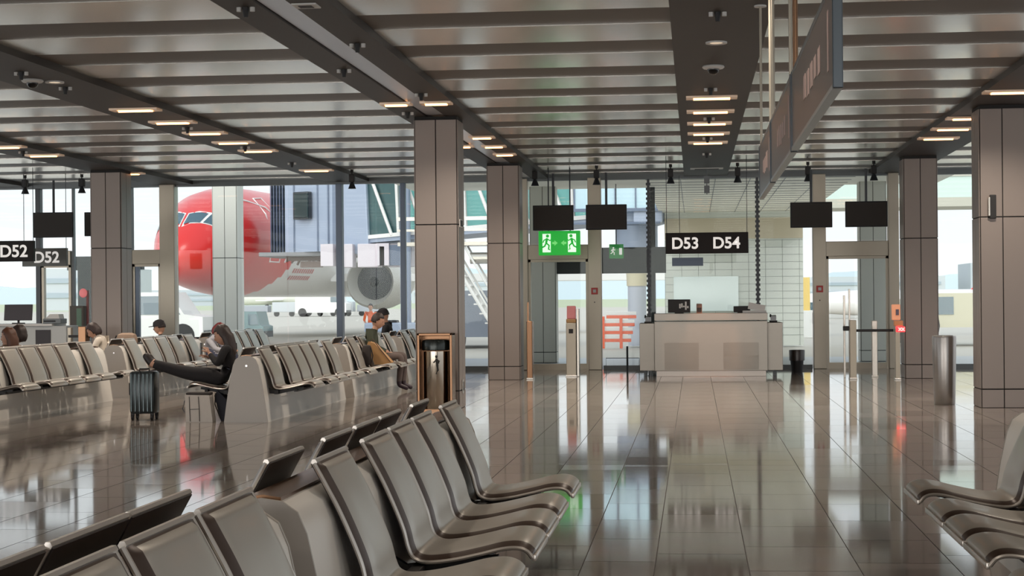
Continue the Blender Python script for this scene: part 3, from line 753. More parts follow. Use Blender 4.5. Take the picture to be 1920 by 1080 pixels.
    # head with nose, ears, chin
    hc = D['head']
    HM = Matrix.Translation(hc) @ Matrix.Rotation(headyaw, 4, 'Z') @ Matrix.Rotation(headtilt, 4, 'Y')
    n0 = len(bm.verts); f0 = len(bm.faces)
    r = bmesh.ops.create_uvsphere(bm, u_segments=28, v_segments=20, radius=1)
    for v in r['verts']:
        x, y, z = v.co
        wy = .076*(1-.28*max(0, -z)**1.5); wx = .094
        nx = x*wx*(1-.12*max(0, -z)) + (.014*max(0, -z) if x > 0 else .02*z*0)
        ny_ = y*wy; nz_ = z*.118
        if x > .55 and abs(y) < .28 and -.45 < z < .12:          # nose
            nx += .024*(1-abs(y)/.28)*(1-abs(z+.18)/.30 if abs(z+.18) < .30 else 0)
        if x > .55 and .02 < abs(y) < .75 and .0 < z < .28: nx -= .006   # eye hollows
        if x < 0: nx *= 1.02
        v.co = Vector((nx, ny_, nz_))
    for s in (-1, 1):
        bmesh.ops.create_uvsphere(bm, u_segments=10, v_segments=8, radius=1, matrix=Matrix.Translation((-.008, s*.077, -.008)) @ Matrix.Diagonal((.016, .008, .028, 1)))
    bm.verts.ensure_lookup_table(); bmesh.ops.transform(bm, matrix=HM, verts=bm.verts[n0:])
    bm.faces.ensure_lookup_table()
    for fc in bm.faces[f0:]: fc.material_index = 3
    me.materials.clear()
    for m in mats: me.materials.append(m)
    bm.to_mesh(me); bm.free()
    me.shade_smooth()
    o = bpy.data.objects.new('person', me); COL.objects.link(o); o.location = loc; o.rotation_euler = (0, 0, rz); o.scale = (scale,)*3
    tag(o, label, 'person', group)
    mb = MB()
    for s in (-1, 1): mb.ball((.083, s*.03, .012), .010, .6, 1.3, .7, 10)
    e = mb.build('eyes', mat('eye_dark', (40, 30, 26), .2), o); e.matrix_parent_inverse = Matrix(); e.data.transform(HM)
    m_ = MB().ball((.088, 0, -.062), .02, .35, 1, .28, 10).build('mouth', mat('lips', (160, 96, 86), .5), o); m_.data.transform(HM)
    # hair
    bm = bmesh.new(); bmesh.ops.create_uvsphere(bm, u_segments=30, v_segments=20, radius=1)
    kill = []
    for fc in bm.faces:
        x, y, z = fc.calc_center_median()
        face_open = x > .28+.25*max(0, z) and z < .50
        low = z < {'short': -.35, 'cap': -.2, 'bob': -.75, 'long': -2}[style] + (.35 if x > 0 else 0)
        if face_open or low: kill.append(fc)
    bmesh.ops.delete(bm, geom=kill, context='FACES')
    for v in bm.verts:
        x, y, z = v.co; k = 1+.04*math.sin(9*x+5*y)*math.cos(7*z+3*y)
        vx, vy, vz = x*.106*k-.008, y*.088*k, z*.128*k+.008
        if style in ('bob', 'long') and z < 0: vx -= .01; vy *= 1+.25*min(1, -z*1.2); vz += -.03*(-z)
        if style == 'long' and z < -.1: vz -= .15*min(1, (-z)); vx -= .01
        v.co = (vx, vy, vz)
    r2 = bmesh.ops.solidify(bm, geom=bm.faces[:], thickness=.012)
    hm = bpy.data.meshes.new('hair'); bm.to_mesh(hm); bm.free(); hm.transform(HM); hm.shade_smooth(); hm.materials.append(mat('hair%d_%d_%d' % hair, hair, .5, bump=.4, noise=.25, nscale=40, stretch=(1, 1, .15)))
    h = bpy.data.objects.new('hair', hm); COL.objects.link(h); h.parent = o
    if style == 'cap':
        mb = MB(); mb.lathe([(.100, .02), (.104, .05), (.092, .10), (.05, .128), (.01, .136)], n=24)
        mb.prism([(.05, .085), (.13, .075), (.175, .035), (.185, 0), (.175, -.035), (.13, -.075), (.05, -.085)], .030, .040, ax='Z')
        c = mb.build('cap', mat('cap_dark', (34, 30, 34), .8), o, smooth=40); c.data.transform(HM)
    return o

# woman in black on the first left-facing seat of the middle bench, legs stretched onto the suitcase
PX = XM-.40
p = person('woman in black with her feet up on the dark suitcase', (PX, 20.0, 0), PI,
       J=dict(pelvis=(0, 0, .50), waist=(-.06, 0, .62), chest=(-.09, 0, .78), neck=(-.06, 0, .915), head=(0.015, 0, 1.01),
              shL=(-.07, .15, .87), shR=(-.07, -.15, .87), elL=(.02, .20, .66), elR=(.02, -.20, .66), wrL=(.16, .06, .80), wrR=(.18, -.05, .74),
              hipL=(.02, .09, .50), hipR=(.02, -.09, .50), knL=(.46, .09, .57), knR=(.46, -.09, .56), anL=(.87, .07, .68), anR=(.88, -.06, .66), toL=(.955, .08, .80), toR=(.97, -.07, .79)),
       top=(30, 28, 30), legs=(26, 24, 27), shoes=(26, 18, 18), hair=(52, 40, 36), style='long', fem=True, headtilt=.35, skinlegs=True, baggy=1.35)
tag(MB().box(-.008, .008, -.036, .036, -.07, .07, .004, rot=None).build('mobile_phone', M_blkg, loc=(PX-.275, 20.0, .85)), 'dark mobile phone held up by the woman in black', 'phone')
# man in the green jacket
person('man in a dark green jacket with short dark hair sitting with hands on his lap', (XM+.25, 26.1, 0), 0,
       J=dict(waist=(-.02, 0, .66), chest=(-.02, 0, .82), neck=(.04, 0, .965), head=(.09, 0, 1.085), shL=(-.01, .17, .92), shR=(-.01, -.17, .92), elL=(.02, .21, .68), elR=(.02, -.21, .68), wrL=(.24, .07, .60), wrR=(.25, -.06, .60),
              knL=(.48, .10, .56), knR=(.47, -.09, .55), anL=(.46, .11, .10), anR=(.42, -.08, .10), toL=(.60, .14, .04), toR=(.57, -.07, .04)),
       top=(62, 68, 54), legs=(98, 86, 82), shoes=(50, 34, 44), hair=(44, 32, 28), headtilt=.30)
person('man in black jacket and dark cap with a beard, facing left by the window', (XM-.42, 31.25, 0), PI,
       J=dict(neck=(.05, 0, .99), head=(.10, 0, 1.13)), top=(30, 30, 34), legs=(40, 40, 46), hair=(30, 26, 26), style='cap', headtilt=.25)
person('person with long brown hair and pale headband at the left edge', (XLr-.44, 21.72, 0), PI,
       J=dict(neck=(.0, 0, .86), head=(-.03, 0, .97), chest=(-.02, 0, .76), shL=(-.02, .16, .83), shR=(-.02, -.16, .83)), top=(88, 74, 60), legs=(60, 60, 70), hair=(86, 52, 34), style='long', fem=True, headtilt=.1)
person('person with dark curly hair and beige coat beside the long haired woman', (XLr-.53, 22.16, 0), PI,
       J=dict(neck=(-.04, 0, .88), head=(-.08, 0, 1.00), chest=(-.02, 0, .77), shL=(-.02, .17, .84), shR=(-.02, -.17, .84)), top=(150, 128, 98), legs=(60, 60, 70), hair=(46, 34, 30), style='bob')
person('person in a white shirt with a dark bob leaning forward before the wide column', (XLr-.44, 25.45, 0), PI,
       J=dict(waist=(.03, 0, .62), chest=(.0, 0, .80), neck=(.10, 0, .90), head=(.16, 0, .98), shL=(.03, .16, .85), shR=(.03, -.16, .85)), top=(222, 212, 198), legs=(70, 66, 66), hair=(44, 28, 26), style='bob', fem=True, headtilt=.6)
person('person in a black jacket and black cap facing left beyond the left bench', (XLr-.44, 28.3, 0), PI,
       J=dict(neck=(.0, 0, .86), head=(.03, 0, .98), chest=(-.02, 0, .76), shL=(-.02, .17, .83), shR=(-.02, -.17, .83)), top=(28, 26, 30), legs=(50, 50, 56), hair=(40, 28, 26), style='cap', headtilt=.15)
person('person with dark red hair and pale jacket on the left bench end', (XLr+.40, 28.2, 0), -.2,
       J=dict(waist=(.02, 0, .62), chest=(.08, 0, .74), neck=(.15, 0, .86), head=(.22, 0, .93), shL=(.10, .15, .77), shR=(.10, -.15, .77), elL=(.26, .18, .60), elR=(.26, -.18, .60), wrL=(.42, .08, .60), wrR=(.42, -.08, .60)),
       top=(196, 198, 208), legs=(80, 86, 110), hair=(112, 34, 36), style='bob', fem=True, headtilt=.7)
# worker outside
person('airport worker in an orange jacket outside on the apron', (-11.5, 60.2, -.45), -PI/2,
       J=dict(pelvis=(0, 0, .92), waist=(.02, 0, 1.08), chest=(.05, 0, 1.30), neck=(.09, 0, 1.46), head=(.12, 0, 1.60), shL=(.05, .19, 1.40), shR=(.05, -.19, 1.40), elL=(.10, .24, 1.14), elR=(.10, -.24, 1.14), wrL=(.3, .16, 1.08), wrR=(.3, -.16, 1.08),
              hipL=(0, .1, .88), hipR=(0, -.1, .88), knL=(.05, .12, .66), knR=(.03, -.12, .66), anL=(0, .12, .54), anR=(-.02, -.12, .54), toL=(.14, .13, .49), toR=(.12, -.13, .49)),
       top=(238, 110, 60), legs=(60, 62, 76), hair=(40, 34, 40), scale=1.0)

# ------------------------------------------------------------------ luggage
q = thing('suitcase', 'dark ribbed hard shell suitcase standing on four wheels under the boots', 'suitcase', (-6.60, 20.0, 0))
q.rotation_euler = (0, 0, 0)
M_case = mat('case_dark_teal', (44, 52, 54), .28, .35)
MB().box(-.155, .155, -.12, .12, .075, .585, .035).build('shell', M_case, q, smooth=40)
mb = MB()
for k in range(6):
    xx = -.125+k*.05; mb.box(xx-.009, xx+.009, -.128, .128, .10, .56, .006)
mb.build('ribs', mat('case_rib', (84, 96, 98), .25, .5), q)
MB().box(-.03, -.012, -.125, .125, .075, .588, .003).build('zip_band', M_black, q)
MB().tube([(-.06, 0, .585), (-.06, 0, .61), (.06, 0, .61), (.06, 0, .585)], .01, 8).build('top_handle', M_black, q)
MB().tube([(-.155, 0, .45), (-.185, 0, .44), (-.185, 0, .30), (-.155, 0, .29)], .009, 8).build('side_handle', M_black, q)
for sx in (-1, 1):
    for sy in (-1, 1):
        MB().cyl((sx*.12-.012, sy*.09, .032), (sx*.12+.012, sy*.09, .032), .032, n=16).box(sx*.12-.02, sx*.12+.02, sy*.09-.015, sy*.09+.015, .04, .085, .004).build('wheel', M_black, q)
q = thing('tote_bag', 'off white canvas tote bag with black seams on the floor by the end plate', 'bag', (-5.80, 19.62, 0))
MB().prism([(-.155, 0), (.165, 0), (.165, .02), (.13, .315), (-.165, .32)], -.075, .075).build('body', mat('canvas_white', (206, 198, 188), .8, noise=.06, nscale=20), q)
MB().tube([(-.11, -.08, .30), (-.105, -.08, .15), (-.10, -.08, .01)], .004, 5).tube([(-.0, -.08, .30), (.01, -.08, .15), (.012, -.08, .01)], .004, 5).tube([(-.10, -.08, .15), (.01, -.08, .155)], .003, 5).build('seams', M_black, q)
MB().tube([(-.16, 0, .30), (-.19, 0, .24), (-.215, 0, .15), (-.19, 0, .11), (-.17, 0, .15), (-.18, 0, .22)], .006, 6).build('strap_loop', mat('strap_blue', (60, 74, 90), .6), q)
MB().box(-.16, .14, -.06, .06, .315, .35, .015).build('dark_contents', M_back, q)
q = thing('backpack', 'black backpack standing on the floor between the tote bag and the bench end', 'bag', (-5.53, 19.85, 0))
MB().prism([(-.06, 0), (.05, 0), (.0, .26), (-.10, .36), (-.14, .30)], -.10, .10).build('body', mat('pack_navy', (28, 30, 42), .7), q)
MB().tube([(-.06, -.105, .02), (-.13, -.105, .2), (-.12, -.105, .33)], .008, 6).build('strap', M_black, q)
q = thing('tan_bag', 'tan leather bag leaning on the seat beside the man in green', 'bag', (XM+.38, 25.76, .415)); q.scale = (.8, .8, .8)
MB().prism([(-.02, 0.02), (.30, .02), (.31, .06), (-.02, .42), (-.14, .46), (-.16, .40)], -.13, .11).build('body', mat('leather_tan', (182, 138, 88), .55, noise=.12, nscale=12), q, smooth=30)
MB().tube([(-.13, -.10, .44), (-.05, -.12, .50), (.10, -.135, .30), (.28, -.135, .08)], .008, 6).build('strap', mat('leather_dark', (70, 48, 36), .6), q)
q = thing('dark_backpack', 'black backpack slumped on the seat behind the tan bag', 'bag', (XM+.30, 25.52, .415))
MB().box(-.10, .04, -.05, .05, .01, .32, .04).build('body', M_back, q, smooth=40)
MB().tube([(.04, -.03, .28), (.07, -.03, .16), (.05, -.03, .05)], .008, 6).build('strap', M_black, q)
q = thing('tan_backpack', 'tan and grey backpack hung behind the person in the white shirt', 'bag', (XLr-.15, 25.72, .44))
MB().box(-.17, .15, -.12, .12, 0, .50, .09).build('body', mat('pack_tan', (150, 128, 110), .8, noise=.15, nscale=14), q, smooth=40)
MB().tube([(-.15, -.08, .46), (-.22, -.09, .3), (-.16, -.08, .08)], .012, 6).build('strap', M_black, q)

# ------------------------------------------------------------------ outside
tag(MB().box(-2000, 2000, FY+.12, 260, -.3, -.04).build('apron', M_concrete), 'pale concrete airport apron outside the windows', 'apron', kind='structure')
tag(MB().box(-3000, 3000, 260, 2600, -.3, -.05).build('grass_field', mat('grass_pale', (176, 184, 150), .95, noise=.08, nscale=.01)), 'pale green airfield grass beyond the apron', 'grass', kind='structure')
tag(MB().box(XL, XR, FY+.12, 40.5, -.06, -.01).build('terrace', mat('terrace_grey', (150, 154, 158), .4)), 'grey paved strip just outside the facade', 'paving', kind='structure')
mb = MB(); random.seed(9); pts = []
for k in range(161):
    X = -900+k*10; h = 24+9*math.sin(k*.11)+5*math.sin(k*.37+1)+2.5*random.random()
    if X < 0: h *= .72
    pts.append((X, h))
poly = [(-900, -1)]+pts+[(700, -1)]
mb.prism(poly, 1500, 1520)
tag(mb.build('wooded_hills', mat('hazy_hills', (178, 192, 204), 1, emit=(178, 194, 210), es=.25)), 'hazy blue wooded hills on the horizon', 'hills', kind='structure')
random.seed(4)
for k, (x0, x1, yy, h, lab) in enumerate(((-118, -104, 300, 7.6, 'pale grey terminal block behind the far left door'), (-190, -120, 520, 5, 'low pale hangars far left on the horizon'), (20, 60, 420, 6, 'low pale buildings seen through the right boarding door'),
                                        (66, 110, 420, 9, 'pale hangar seen between the right columns'), (-100, -60, 600, 9, 'long pale building behind the jet bridge'))):
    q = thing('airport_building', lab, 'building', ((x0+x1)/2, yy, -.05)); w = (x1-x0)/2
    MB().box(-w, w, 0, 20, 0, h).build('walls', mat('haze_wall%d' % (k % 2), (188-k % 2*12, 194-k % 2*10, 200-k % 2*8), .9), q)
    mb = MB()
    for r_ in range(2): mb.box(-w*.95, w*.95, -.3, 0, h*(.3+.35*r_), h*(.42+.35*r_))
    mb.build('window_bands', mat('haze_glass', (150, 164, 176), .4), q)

# aircraft
AX, AY, AZ = -16.9, 54.2, 3.50
ang = .10
AM = Matrix.Translation((AX, AY, 0)) @ Matrix.Rotation(-ang, 4, 'Z')     # local +y runs aft
ac = thing('passenger_aircraft', 'white passenger aircraft with a red nose parked outside beyond the windows', 'aircraft', (0, 0, 0)); ac.matrix_world = AM
prof = [(0, .03, -.62), (.12, .36, -.60), (.35, .62, -.56), (.8, .96, -.46), (1.4, 1.27, -.32), (2.1, 1.52, -.18), (3, 1.74, -.07), (4, 1.87, -.02), (5, 1.93, 0), (6.2, 1.95, 0)]
prof += [(6.2+k*1.2, 1.95, 0) for k in range(1, 17)] + [(27, 1.9, .05), (30, 1.55, .35), (33, 1.05, .8), (36, .45, 1.3)]
def fus(s):
    for a, b_ in zip(prof, prof[1:]):
        if a[0] <= s <= b_[0]:
            t_ = (s-a[0])/(b_[0]-a[0]); return a[1]+(b_[1]-a[1])*t_, AZ+a[2]+(b_[2]-a[2])*t_
    return prof[-1][1], AZ+prof[-1][2]
def surf(s, th, off=.0):
    r_, z_ = fus(s); return Vector(((r_+off)*math.sin(th), s, z_+(r_+off)*math.cos(th)))
M_red_ac = mat('aircraft_red', (206, 30, 24), .3, coat=.25); M_white_ac = mat('aircraft_white', (228, 226, 222), .25, coat=.5)
ss = []
for a, b_ in zip(prof, prof[1:]):
    n_ = max(1, int((b_[0]-a[0])/.3)) if a[0] < 14 else 1
    ss += [a[0]+(b_[0]-a[0])*k/n_ for k in range(n_)]
ss.append(prof[-1][0])
bm = bmesh.new(); NR = 72; rings = []
for s_ in ss: rings.append([bm.verts.new(surf(s_, 2*PI*k/NR)) for k in range(NR)])
for i in range(len(ss)-1):
    for k in range(NR):
        fc = bm.faces.new((rings[i][k], rings[i][(k+1) % NR], rings[i+1][(k+1) % NR], rings[i+1][k]))
        c = fc.calc_center_median(); fc.material_index = 0 if c.y < 5.2+1.1*(c.z-1.5) else 1
bm.faces.new(rings[0]); bm.faces.new(rings[-1][::-1])
bmesh.ops.recalc_face_normals(bm, faces=bm.faces)
me = bpy.data.meshes.new('fuselage'); bm.to_mesh(me); bm.free(); me.materials.append(M_red_ac); me.materials.append(M_white_ac); me.shade_smooth()
o = bpy.data.objects.new('fuselage', me); COL.objects.link(o); o.parent = ac
def patch(name, s0, s1, t0, t1, m, off=.02, sk=0):
    mb = MB(); N = 5; g = [[mb.bm.verts.new(surf(s0+(s1-s0)*i/N+sk*j/N, t0+(t1-t0)*j/N, off)) for j in range(N+1)] for i in range(N+1)]
    for i in range(N):
        for j in range(N): mb.bm.faces.new((g[i][j], g[i+1][j], g[i+1][j+1], g[i][j+1]))
    return mb.build(name, m, ac, smooth=60)
D2 = PI/180
M_cock = mat('cockpit_glass', (44, 78, 92), .1, spec=.8)
for s in (-1, 1):
    patch('window_surround', .66, 1.26, s*2*D2, s*74*D2, M_white_ac, .012, .85)
    patch('cockpit_window', .74, 1.22, s*4*D2, s*30*D2, M_cock, .024, .26)
    patch('cockpit_window', 1.06, 1.56, s*34*D2, s*54*D2, M_cock, .024, .24)
    patch('cockpit_window', 1.36, 1.94, s*57*D2, s*71*D2, M_cock, .024, .12)
def line(name, pts, r, m):
    return MB().tube([surf(s_, t_, .015) for s_, t_ in pts], r, 6).build(name, m, ac)
line('door_outline', [(4.3, 38*D2), (4.25, 60*D2), (4.25, 90*D2), (4.3, 112*D2), (5.15, 112*D2), (5.2, 90*D2), (5.15, 60*D2), (5.0, 38*D2), (4.3, 38*D2)], .03, M_white_ac)
line('white_arc', [(3.0, 30*D2), (3.6, 40*D2), (4.6, 52*D2), (5.6, 75*D2), (5.9, 100*D2), (5.7, 112*D2)], .035, M_white_ac)
for s in (1,):
    for k in range(16): patch('cabin_window', 7.2+k*.9, 7.45+k*.9, 62*D2, 70*D2, M_cock, .01)
mb = MB()
random.seed(2)
for r_ in range(2):
    for k in range(10):
        a = 7.0+k*.24; t_ = (118+r_*9)*D2; p0 = surf(a, t_, .012); p1 = surf(a+.13, t_, .012); p2 = surf(a+.13+.02, t_+5.5*D2, .012); p3 = surf(a+.02, t_+5.5*D2, .012)
        mb.quad(p0, p1, p2, p3)
mb.build('faded_red_lettering', mat('faded_red', (190, 100, 96), .5), ac)
# engine, wing, gear, tail
Mi = AM.inverted()
def L_(X, Y, Z): return Mi @ Vector((X, Y, Z))
e = L_(-12.55, 65.6, 2.12)
en = MB().lathe([(.60, .9), (.82, .25), (.93, 0), (1.02, .15), (1.08, .8), (1.08, 1.8), (.95, 3.0), (.7, 4.0), (.4, 4.3)], (e.x, e.y, e.z), 36, ax='Y').build('engine_nacelle', mat('nacelle_grey', (178, 176, 168), .35, .3), ac, smooth=40)
MB().lathe([(.02, .2), (.2, .5), (.80, .6), (.80, .62)], (e.x, e.y, e.z), 30, ax='Y').build('fan', M_mulld, en, 40)
for s in (1, -1):
    MB().prism([(s*1.5, 12.0), (s*6.0, 15.5), (s*16, 21.0), (s*16, 22.4), (s*6, 19.6), (s*1.5, 19.0)] if s > 0 else [(s*1.5, 12.0), (s*1.5, 19.0), (s*5.0, 19.4), (s*5.0, 14.8)], 2.15, 2.45, ax='Z').build('wing', M_white_ac, ac)
MB().prism([(29, 4.8), (31, 5.0), (36.5, 11.5), (38.5, 11.5), (37, 5.0)], -.15, .15, ax='X').build('tail_fin', M_red_ac, ac)
MB().cyl((0, 4.1, .4), (0, 4.0, 1.9), .09).cyl((0, 4.1, .5), (0, 5.0, 1.8), .05).build('nose_gear_strut', M_white_ac, ac)
for s in (-1, 1): MB().cyl((s*.12, 4.1, .33), (s*.34, 4.1, .33), .34, n=24).cyl((s*.345, 4.1, .33), (s*.35, 4.1, .33), .16, n=16).build('nose_wheel', M_black, ac)

# jet bridge
M_cab = mat('bridge_grey_blue', (158, 170, 190), .45, .1); M_cabd = mat('bridge_dark_blue', (96, 110, 132), .5)
jb = thing('jet_bridge', 'grey passenger boarding bridge with glass tunnel reaching the aircraft', 'jet bridge', (0, 0, 0))
MB().prism([(-13.4, 55.2), (-11.6, 54.2), (-10.9, 55.0), (-11.2, 57.5), (-13.6, 57.8)], 3.0, 5.9, ax='Z').build('cab', M_cab, jb)
mb = MB()
for k in range(6):
    x = -14.15+k*.13; mb.prism([(x, 56.2-k*.12), (x+.075, 56.05-k*.12), (x+.075, 58), (x, 58)], 3.0, 5.8, ax='Z')
mb.build('bellows_canopy', M_cabd, jb)
MB().box(-14.2, -10.9, 54.8, 57.8, 2.86, 3.0, .03).build('cab_floor', mat('bridge_floor_grey', (122, 122, 124), .6), jb)
mb = MB()
for x_, yy_ in ((-13.05, 55.02), (-12.15, 54.52), (-11.75, 54.28)): mb.box(x_-.02, x_+.02, yy_-.06, yy_, 3.0, 5.9)
mb.build('cab_panel_seams', M_cabd, jb)
mb = MB(); random.seed(8)
for k in range(9):
    x_ = -13.3+k*.2; mb.cyl((x_, 55.4, 2.86), (x_+random.uniform(-.15, .15), 55.3, 2.55+random.random()*.15), .04, n=6)
mb.box(-13.4, -11.5, 55.3, 55.5, 2.72, 2.86).box(-12.9, -12.2, 55.2, 55.5, 2.5, 2.7)
mb.build('underside_machinery', mat('machinery_brown', (112, 96, 88), .7), jb)
fr = MB().box(-13.0, -12.35, 54.5, 54.72, 4.05, 4.95, .03, rot=Matrix.Rotation(-.5, 4, 'Z')).build('cab_window_frame', M_mulld, jb)
MB().box(-12.94, -12.41, 54.44, 54.52, 4.12, 4.88, rot=Matrix.Rotation(-.5, 4, 'Z')).build('pane', M_glass2, fr)
MB().lathe([(1.0, 3.0), (1.0, 6)], (-10.6, 55.2, 0), 24).build('round_turret', M_cab, jb, smooth=40)
A, B_ = Vector((-9.9, 54.6, 3.35)), Vector((-1.9, 50.4, 3.75)); U = (B_-A); L = U.length; rzz = math.atan2(U.y, U.x)
tn = thing('tunnel', None, None); tn.parent = jb; tn.location = A; tn.rotation_euler = (0, -math.asin((B_.z-A.z)/L), rzz)
MB().box(0, L, -1, 1, -.12, .0).box(0, L, -1, 1, 2.7, 2.8).build('tunnel_deck', M_cab, tn)
MB().box(0, L, -1.0, -.96, 0, 2.7).box(0, L, .96, 1.0, 0, 2.7).build('tunnel_glass', M_glass2, tn)
mb = MB(); n_ = 7
for k in range(n_+1):
    x = L*k/n_; mb.box(x-.05, x+.05, -1.07, -.99, 0, 2.75)
    if k < n_: mb.cyl((x, -1.06, 2.7), (x+L/n_*.8, -1.06, .05), .055, n=8)
mb.box(0, L, -1.08, -.98, 0.0, .12)
mb.build('tunnel_braces', M_white_ac, tn)
MB().box(-1.0, .1, -1.1, 1.1, 0-.45, 2.9, .03).build('tunnel_end_wall', M_cab, tn)
mb = MB()
for a in (-.9, .9): mb.box(-10.9+a, -10.5+a, 53.3, 53.9, 2.5, 3.2)
for k, (x, w) in enumerate(((-11.05, .5), (-10.3, .7), (-9.3, .8))): mb.box(x-w/2, x+w/2, 53.5, 54.1, 2.45, 3.2, .03)
mb.build('equipment_boxes', mat('equip_pinkgrey', (206, 198, 204), .5), jb)
MB().box(-9.75, -8.95, 53.4, 53.5, 2.5, 3.15).build('blue_panel', M_cabd, jb)
MB().box(-9.9, -9.75, 53.3, 53.4, 2.5, 3.1).build('red_marker', mat('soft_red', (220, 90, 96), .5), jb)
MB().cyl((-8.95, 52.6, .5), (-8.95, 52.6, 5.8), .17, n=16).box(-10.2, -7.7, 52.2, 53, .4, .7, .05).build('lift_column', mat('lift_column_blue', (140, 152, 172), .4), jb)
mb = MB()
for x in (-9.35, -8.5): mb.cyl((x-.15, 52.6, .38), (x+.15, 52.6, .38), .40, n=20)
mb.build('drive_wheels', M_black, jb)
MB().lathe([(.27, 0), (.27, 2.0), (.27, 2.05)], (-1.68, 50.2, 0), 28).build('rotunda_column', mat('column_pale_blue', (186, 192, 204), .5), jb, smooth=40)
MB().lathe([(.30, 1.75), (.32, 2.5)], (-1.68, 50.2, 0), 28).build('column_collar', mat('collar_beige', (214, 204, 172), .6), jb, smooth=40)
MB().lathe([(.55, 2.5), (.62, 2.7), (.62, 3.5), (1.0, 3.6), (1.0, 6.6)], (-1.68, 50.2, 0), 28).build('rotunda', M_cab, jb, smooth=40)
# walkway from rotunda going right with blue glass
MB().box(-1.7, -.9, 48.6, 50.6, 3.55, 3.95).build('walkway_floor', M_cab, jb)
MB().box(-3.4, -1.05, 48.55, 48.6, 3.95, 6).build('walkway_glass', mat('walk_glass_blue', (176, 206, 218), .2), jb)
mb = MB()
for k in range(5): mb.box(-3.4+k*.58, -3.36+k*.58, 48.5, 48.56, 3.9, 6)
mb.box(-3.4, -.95, 48.48, 48.56, 3.86, 3.95); mb.box(-3.4, -.95, 48.48, 48.56, 3.5, 3.56)
mb.build('walkway_frames', M_cabd, jb)
# service stairs of the bridge
q = thing('service_stairs', 'white diagonal service stairs of the boarding bridge beside the column', 'stairs', (0, 0, 0))
mb = MB()
for dy in (0, .8):
    for dz in (0, .35, .95): mb.cyl((-6.9, 47+dy, 2.9+dz), (-5.2, 47+dy, -.05+dz if dz else 0), .05 if dz == 0 else .03, n=8)
for k in range(11):
    t_ = k/11; mb.box(-6.9+1.7*t_-.12, -6.9+1.7*t_+.12, 47, 47.8, 2.85-2.9*t_-.02, 2.85-2.9*t_+.02)
mb.build('flight', M_white_ac, q)
MB().box(-8.2, -4.6, 46.9, 47.9, 2.9, 3.0).box(-8.2, -4.6, 46.9, 46.95, 3.3, 3.36).box(-8.2, -4.6, 46.9, 46.95, 3.6, 3.7).cyl((-6.2, 47.2, 2.55), (-4.6, 47.2, 2.55), .16, n=14).build('landing', M_steel, q)
tag(MB().box(4.0, 16, 58, 60.5, 4.35, 4.65).box(4.0, 16, 58, 60.5, 5.35, 5.5).build('elevated_walkway', mat('walkway_beige', (188, 186, 172), .6)), 'elevated walkway with pale green glass seen right of the columns', 'walkway')
q = tag(MB().box(4.0, 16, 58.05, 58.1, 4.65, 5.35).build('walkway_glazing', mat('walkway_green', (196, 216, 208), .3)), 'pale green glazing of the elevated walkway', 'glazing')

# covered passage in front of the centre bay
tag(MB().box(-1.0, 3.3, FY+.12, 51, 3.86, 4.0).box(-6.3, 5.3, FY+.12, 38.4, 3.87, 4.0).build('trim_30', mat('soffit_beige_glow', (232, 228, 212), .6, emit=(232, 228, 212), es=.12)), 'beige canopy soffit outside the centre bay', 'soffit', kind='structure')  # slight emission added to brighten the soffit, no lamp there
mb = MB()
for k in range(1, 6): mb.box(-1.0+k*.72, -.985+k*.72, FY+.2, 50, 3.852, 3.862)
for k in range(18): mb.box(-1.0, 3.3, FY+1+k*.9, FY+1.03+k*.9, 3.852, 3.862)
mb.build('soffit_joints', M_frame, bpy.data.objects['trim_30'])
tag(MB().box(-.85, 3.1, 49.6, 50, 0, 3.9).build('wall_back', mat('passage_wall', (214, 218, 208), .55, noise=.05, nscale=2)), 'pale tiled wall at the end of the covered passage', 'wall', kind='structure')
W = bpy.data.objects['wall_back']
MB().box(-.85, 3.1, 49.58, 49.6, 3.08, 3.68).build('beige_band', mat('band_beige', (202, 190, 164), .6), W)
mb = MB()
for k in range(14): mb.box(-.85, 3.1, 49.59, 49.602, .3+k*.21, .308+k*.21)
for k in range(9): mb.box(-.85+k*.48, -.842+k*.48, 49.59, 49.602, 0, 3.05)
mb.build('tile_joints', mat('tile_joint', (132, 138, 134), .7), W)
MB().box(-.6, 1.25, 49.5, 49.59, 1.0, 2.0).build('bright_reflection_panel', mat('reflection_pale', (214, 228, 224), .1, spec=.8), W)  # pale panel added for the bright reflections behind the desk
tag(MB().box(-4.0, -.62, 37.6, 37.8, 1.95, 2.52).build('canopy_header', mat('header_dark_green', (20, 30, 32), .5)), 'dark header beam outside between the left door and the desk', 'header beam')
tag(MB().box(-14.2, -12.45, 37.6, 37.8, 2.15, 2.46).build('canopy_header', mat('header_dark_green', (20, 30, 32), .5)), 'dark header beam outside behind the D52 signs', 'header beam')
tag(MB().box(-13.95, -13.65, 37.6, 37.8, 0, 2.15).build('dark_pillar', mat('header_dark_green', (20, 30, 32), .5)), 'dark outer pillar beyond the far left door', 'pillar')
tag(MB().box(-1.02, -.86, 38.0, 38.2, 0, 3.86).build('dark_pillar', mat('header_dark_green', (20, 30, 32), .5)), 'dark outer pillar left of the passage wall', 'pillar')

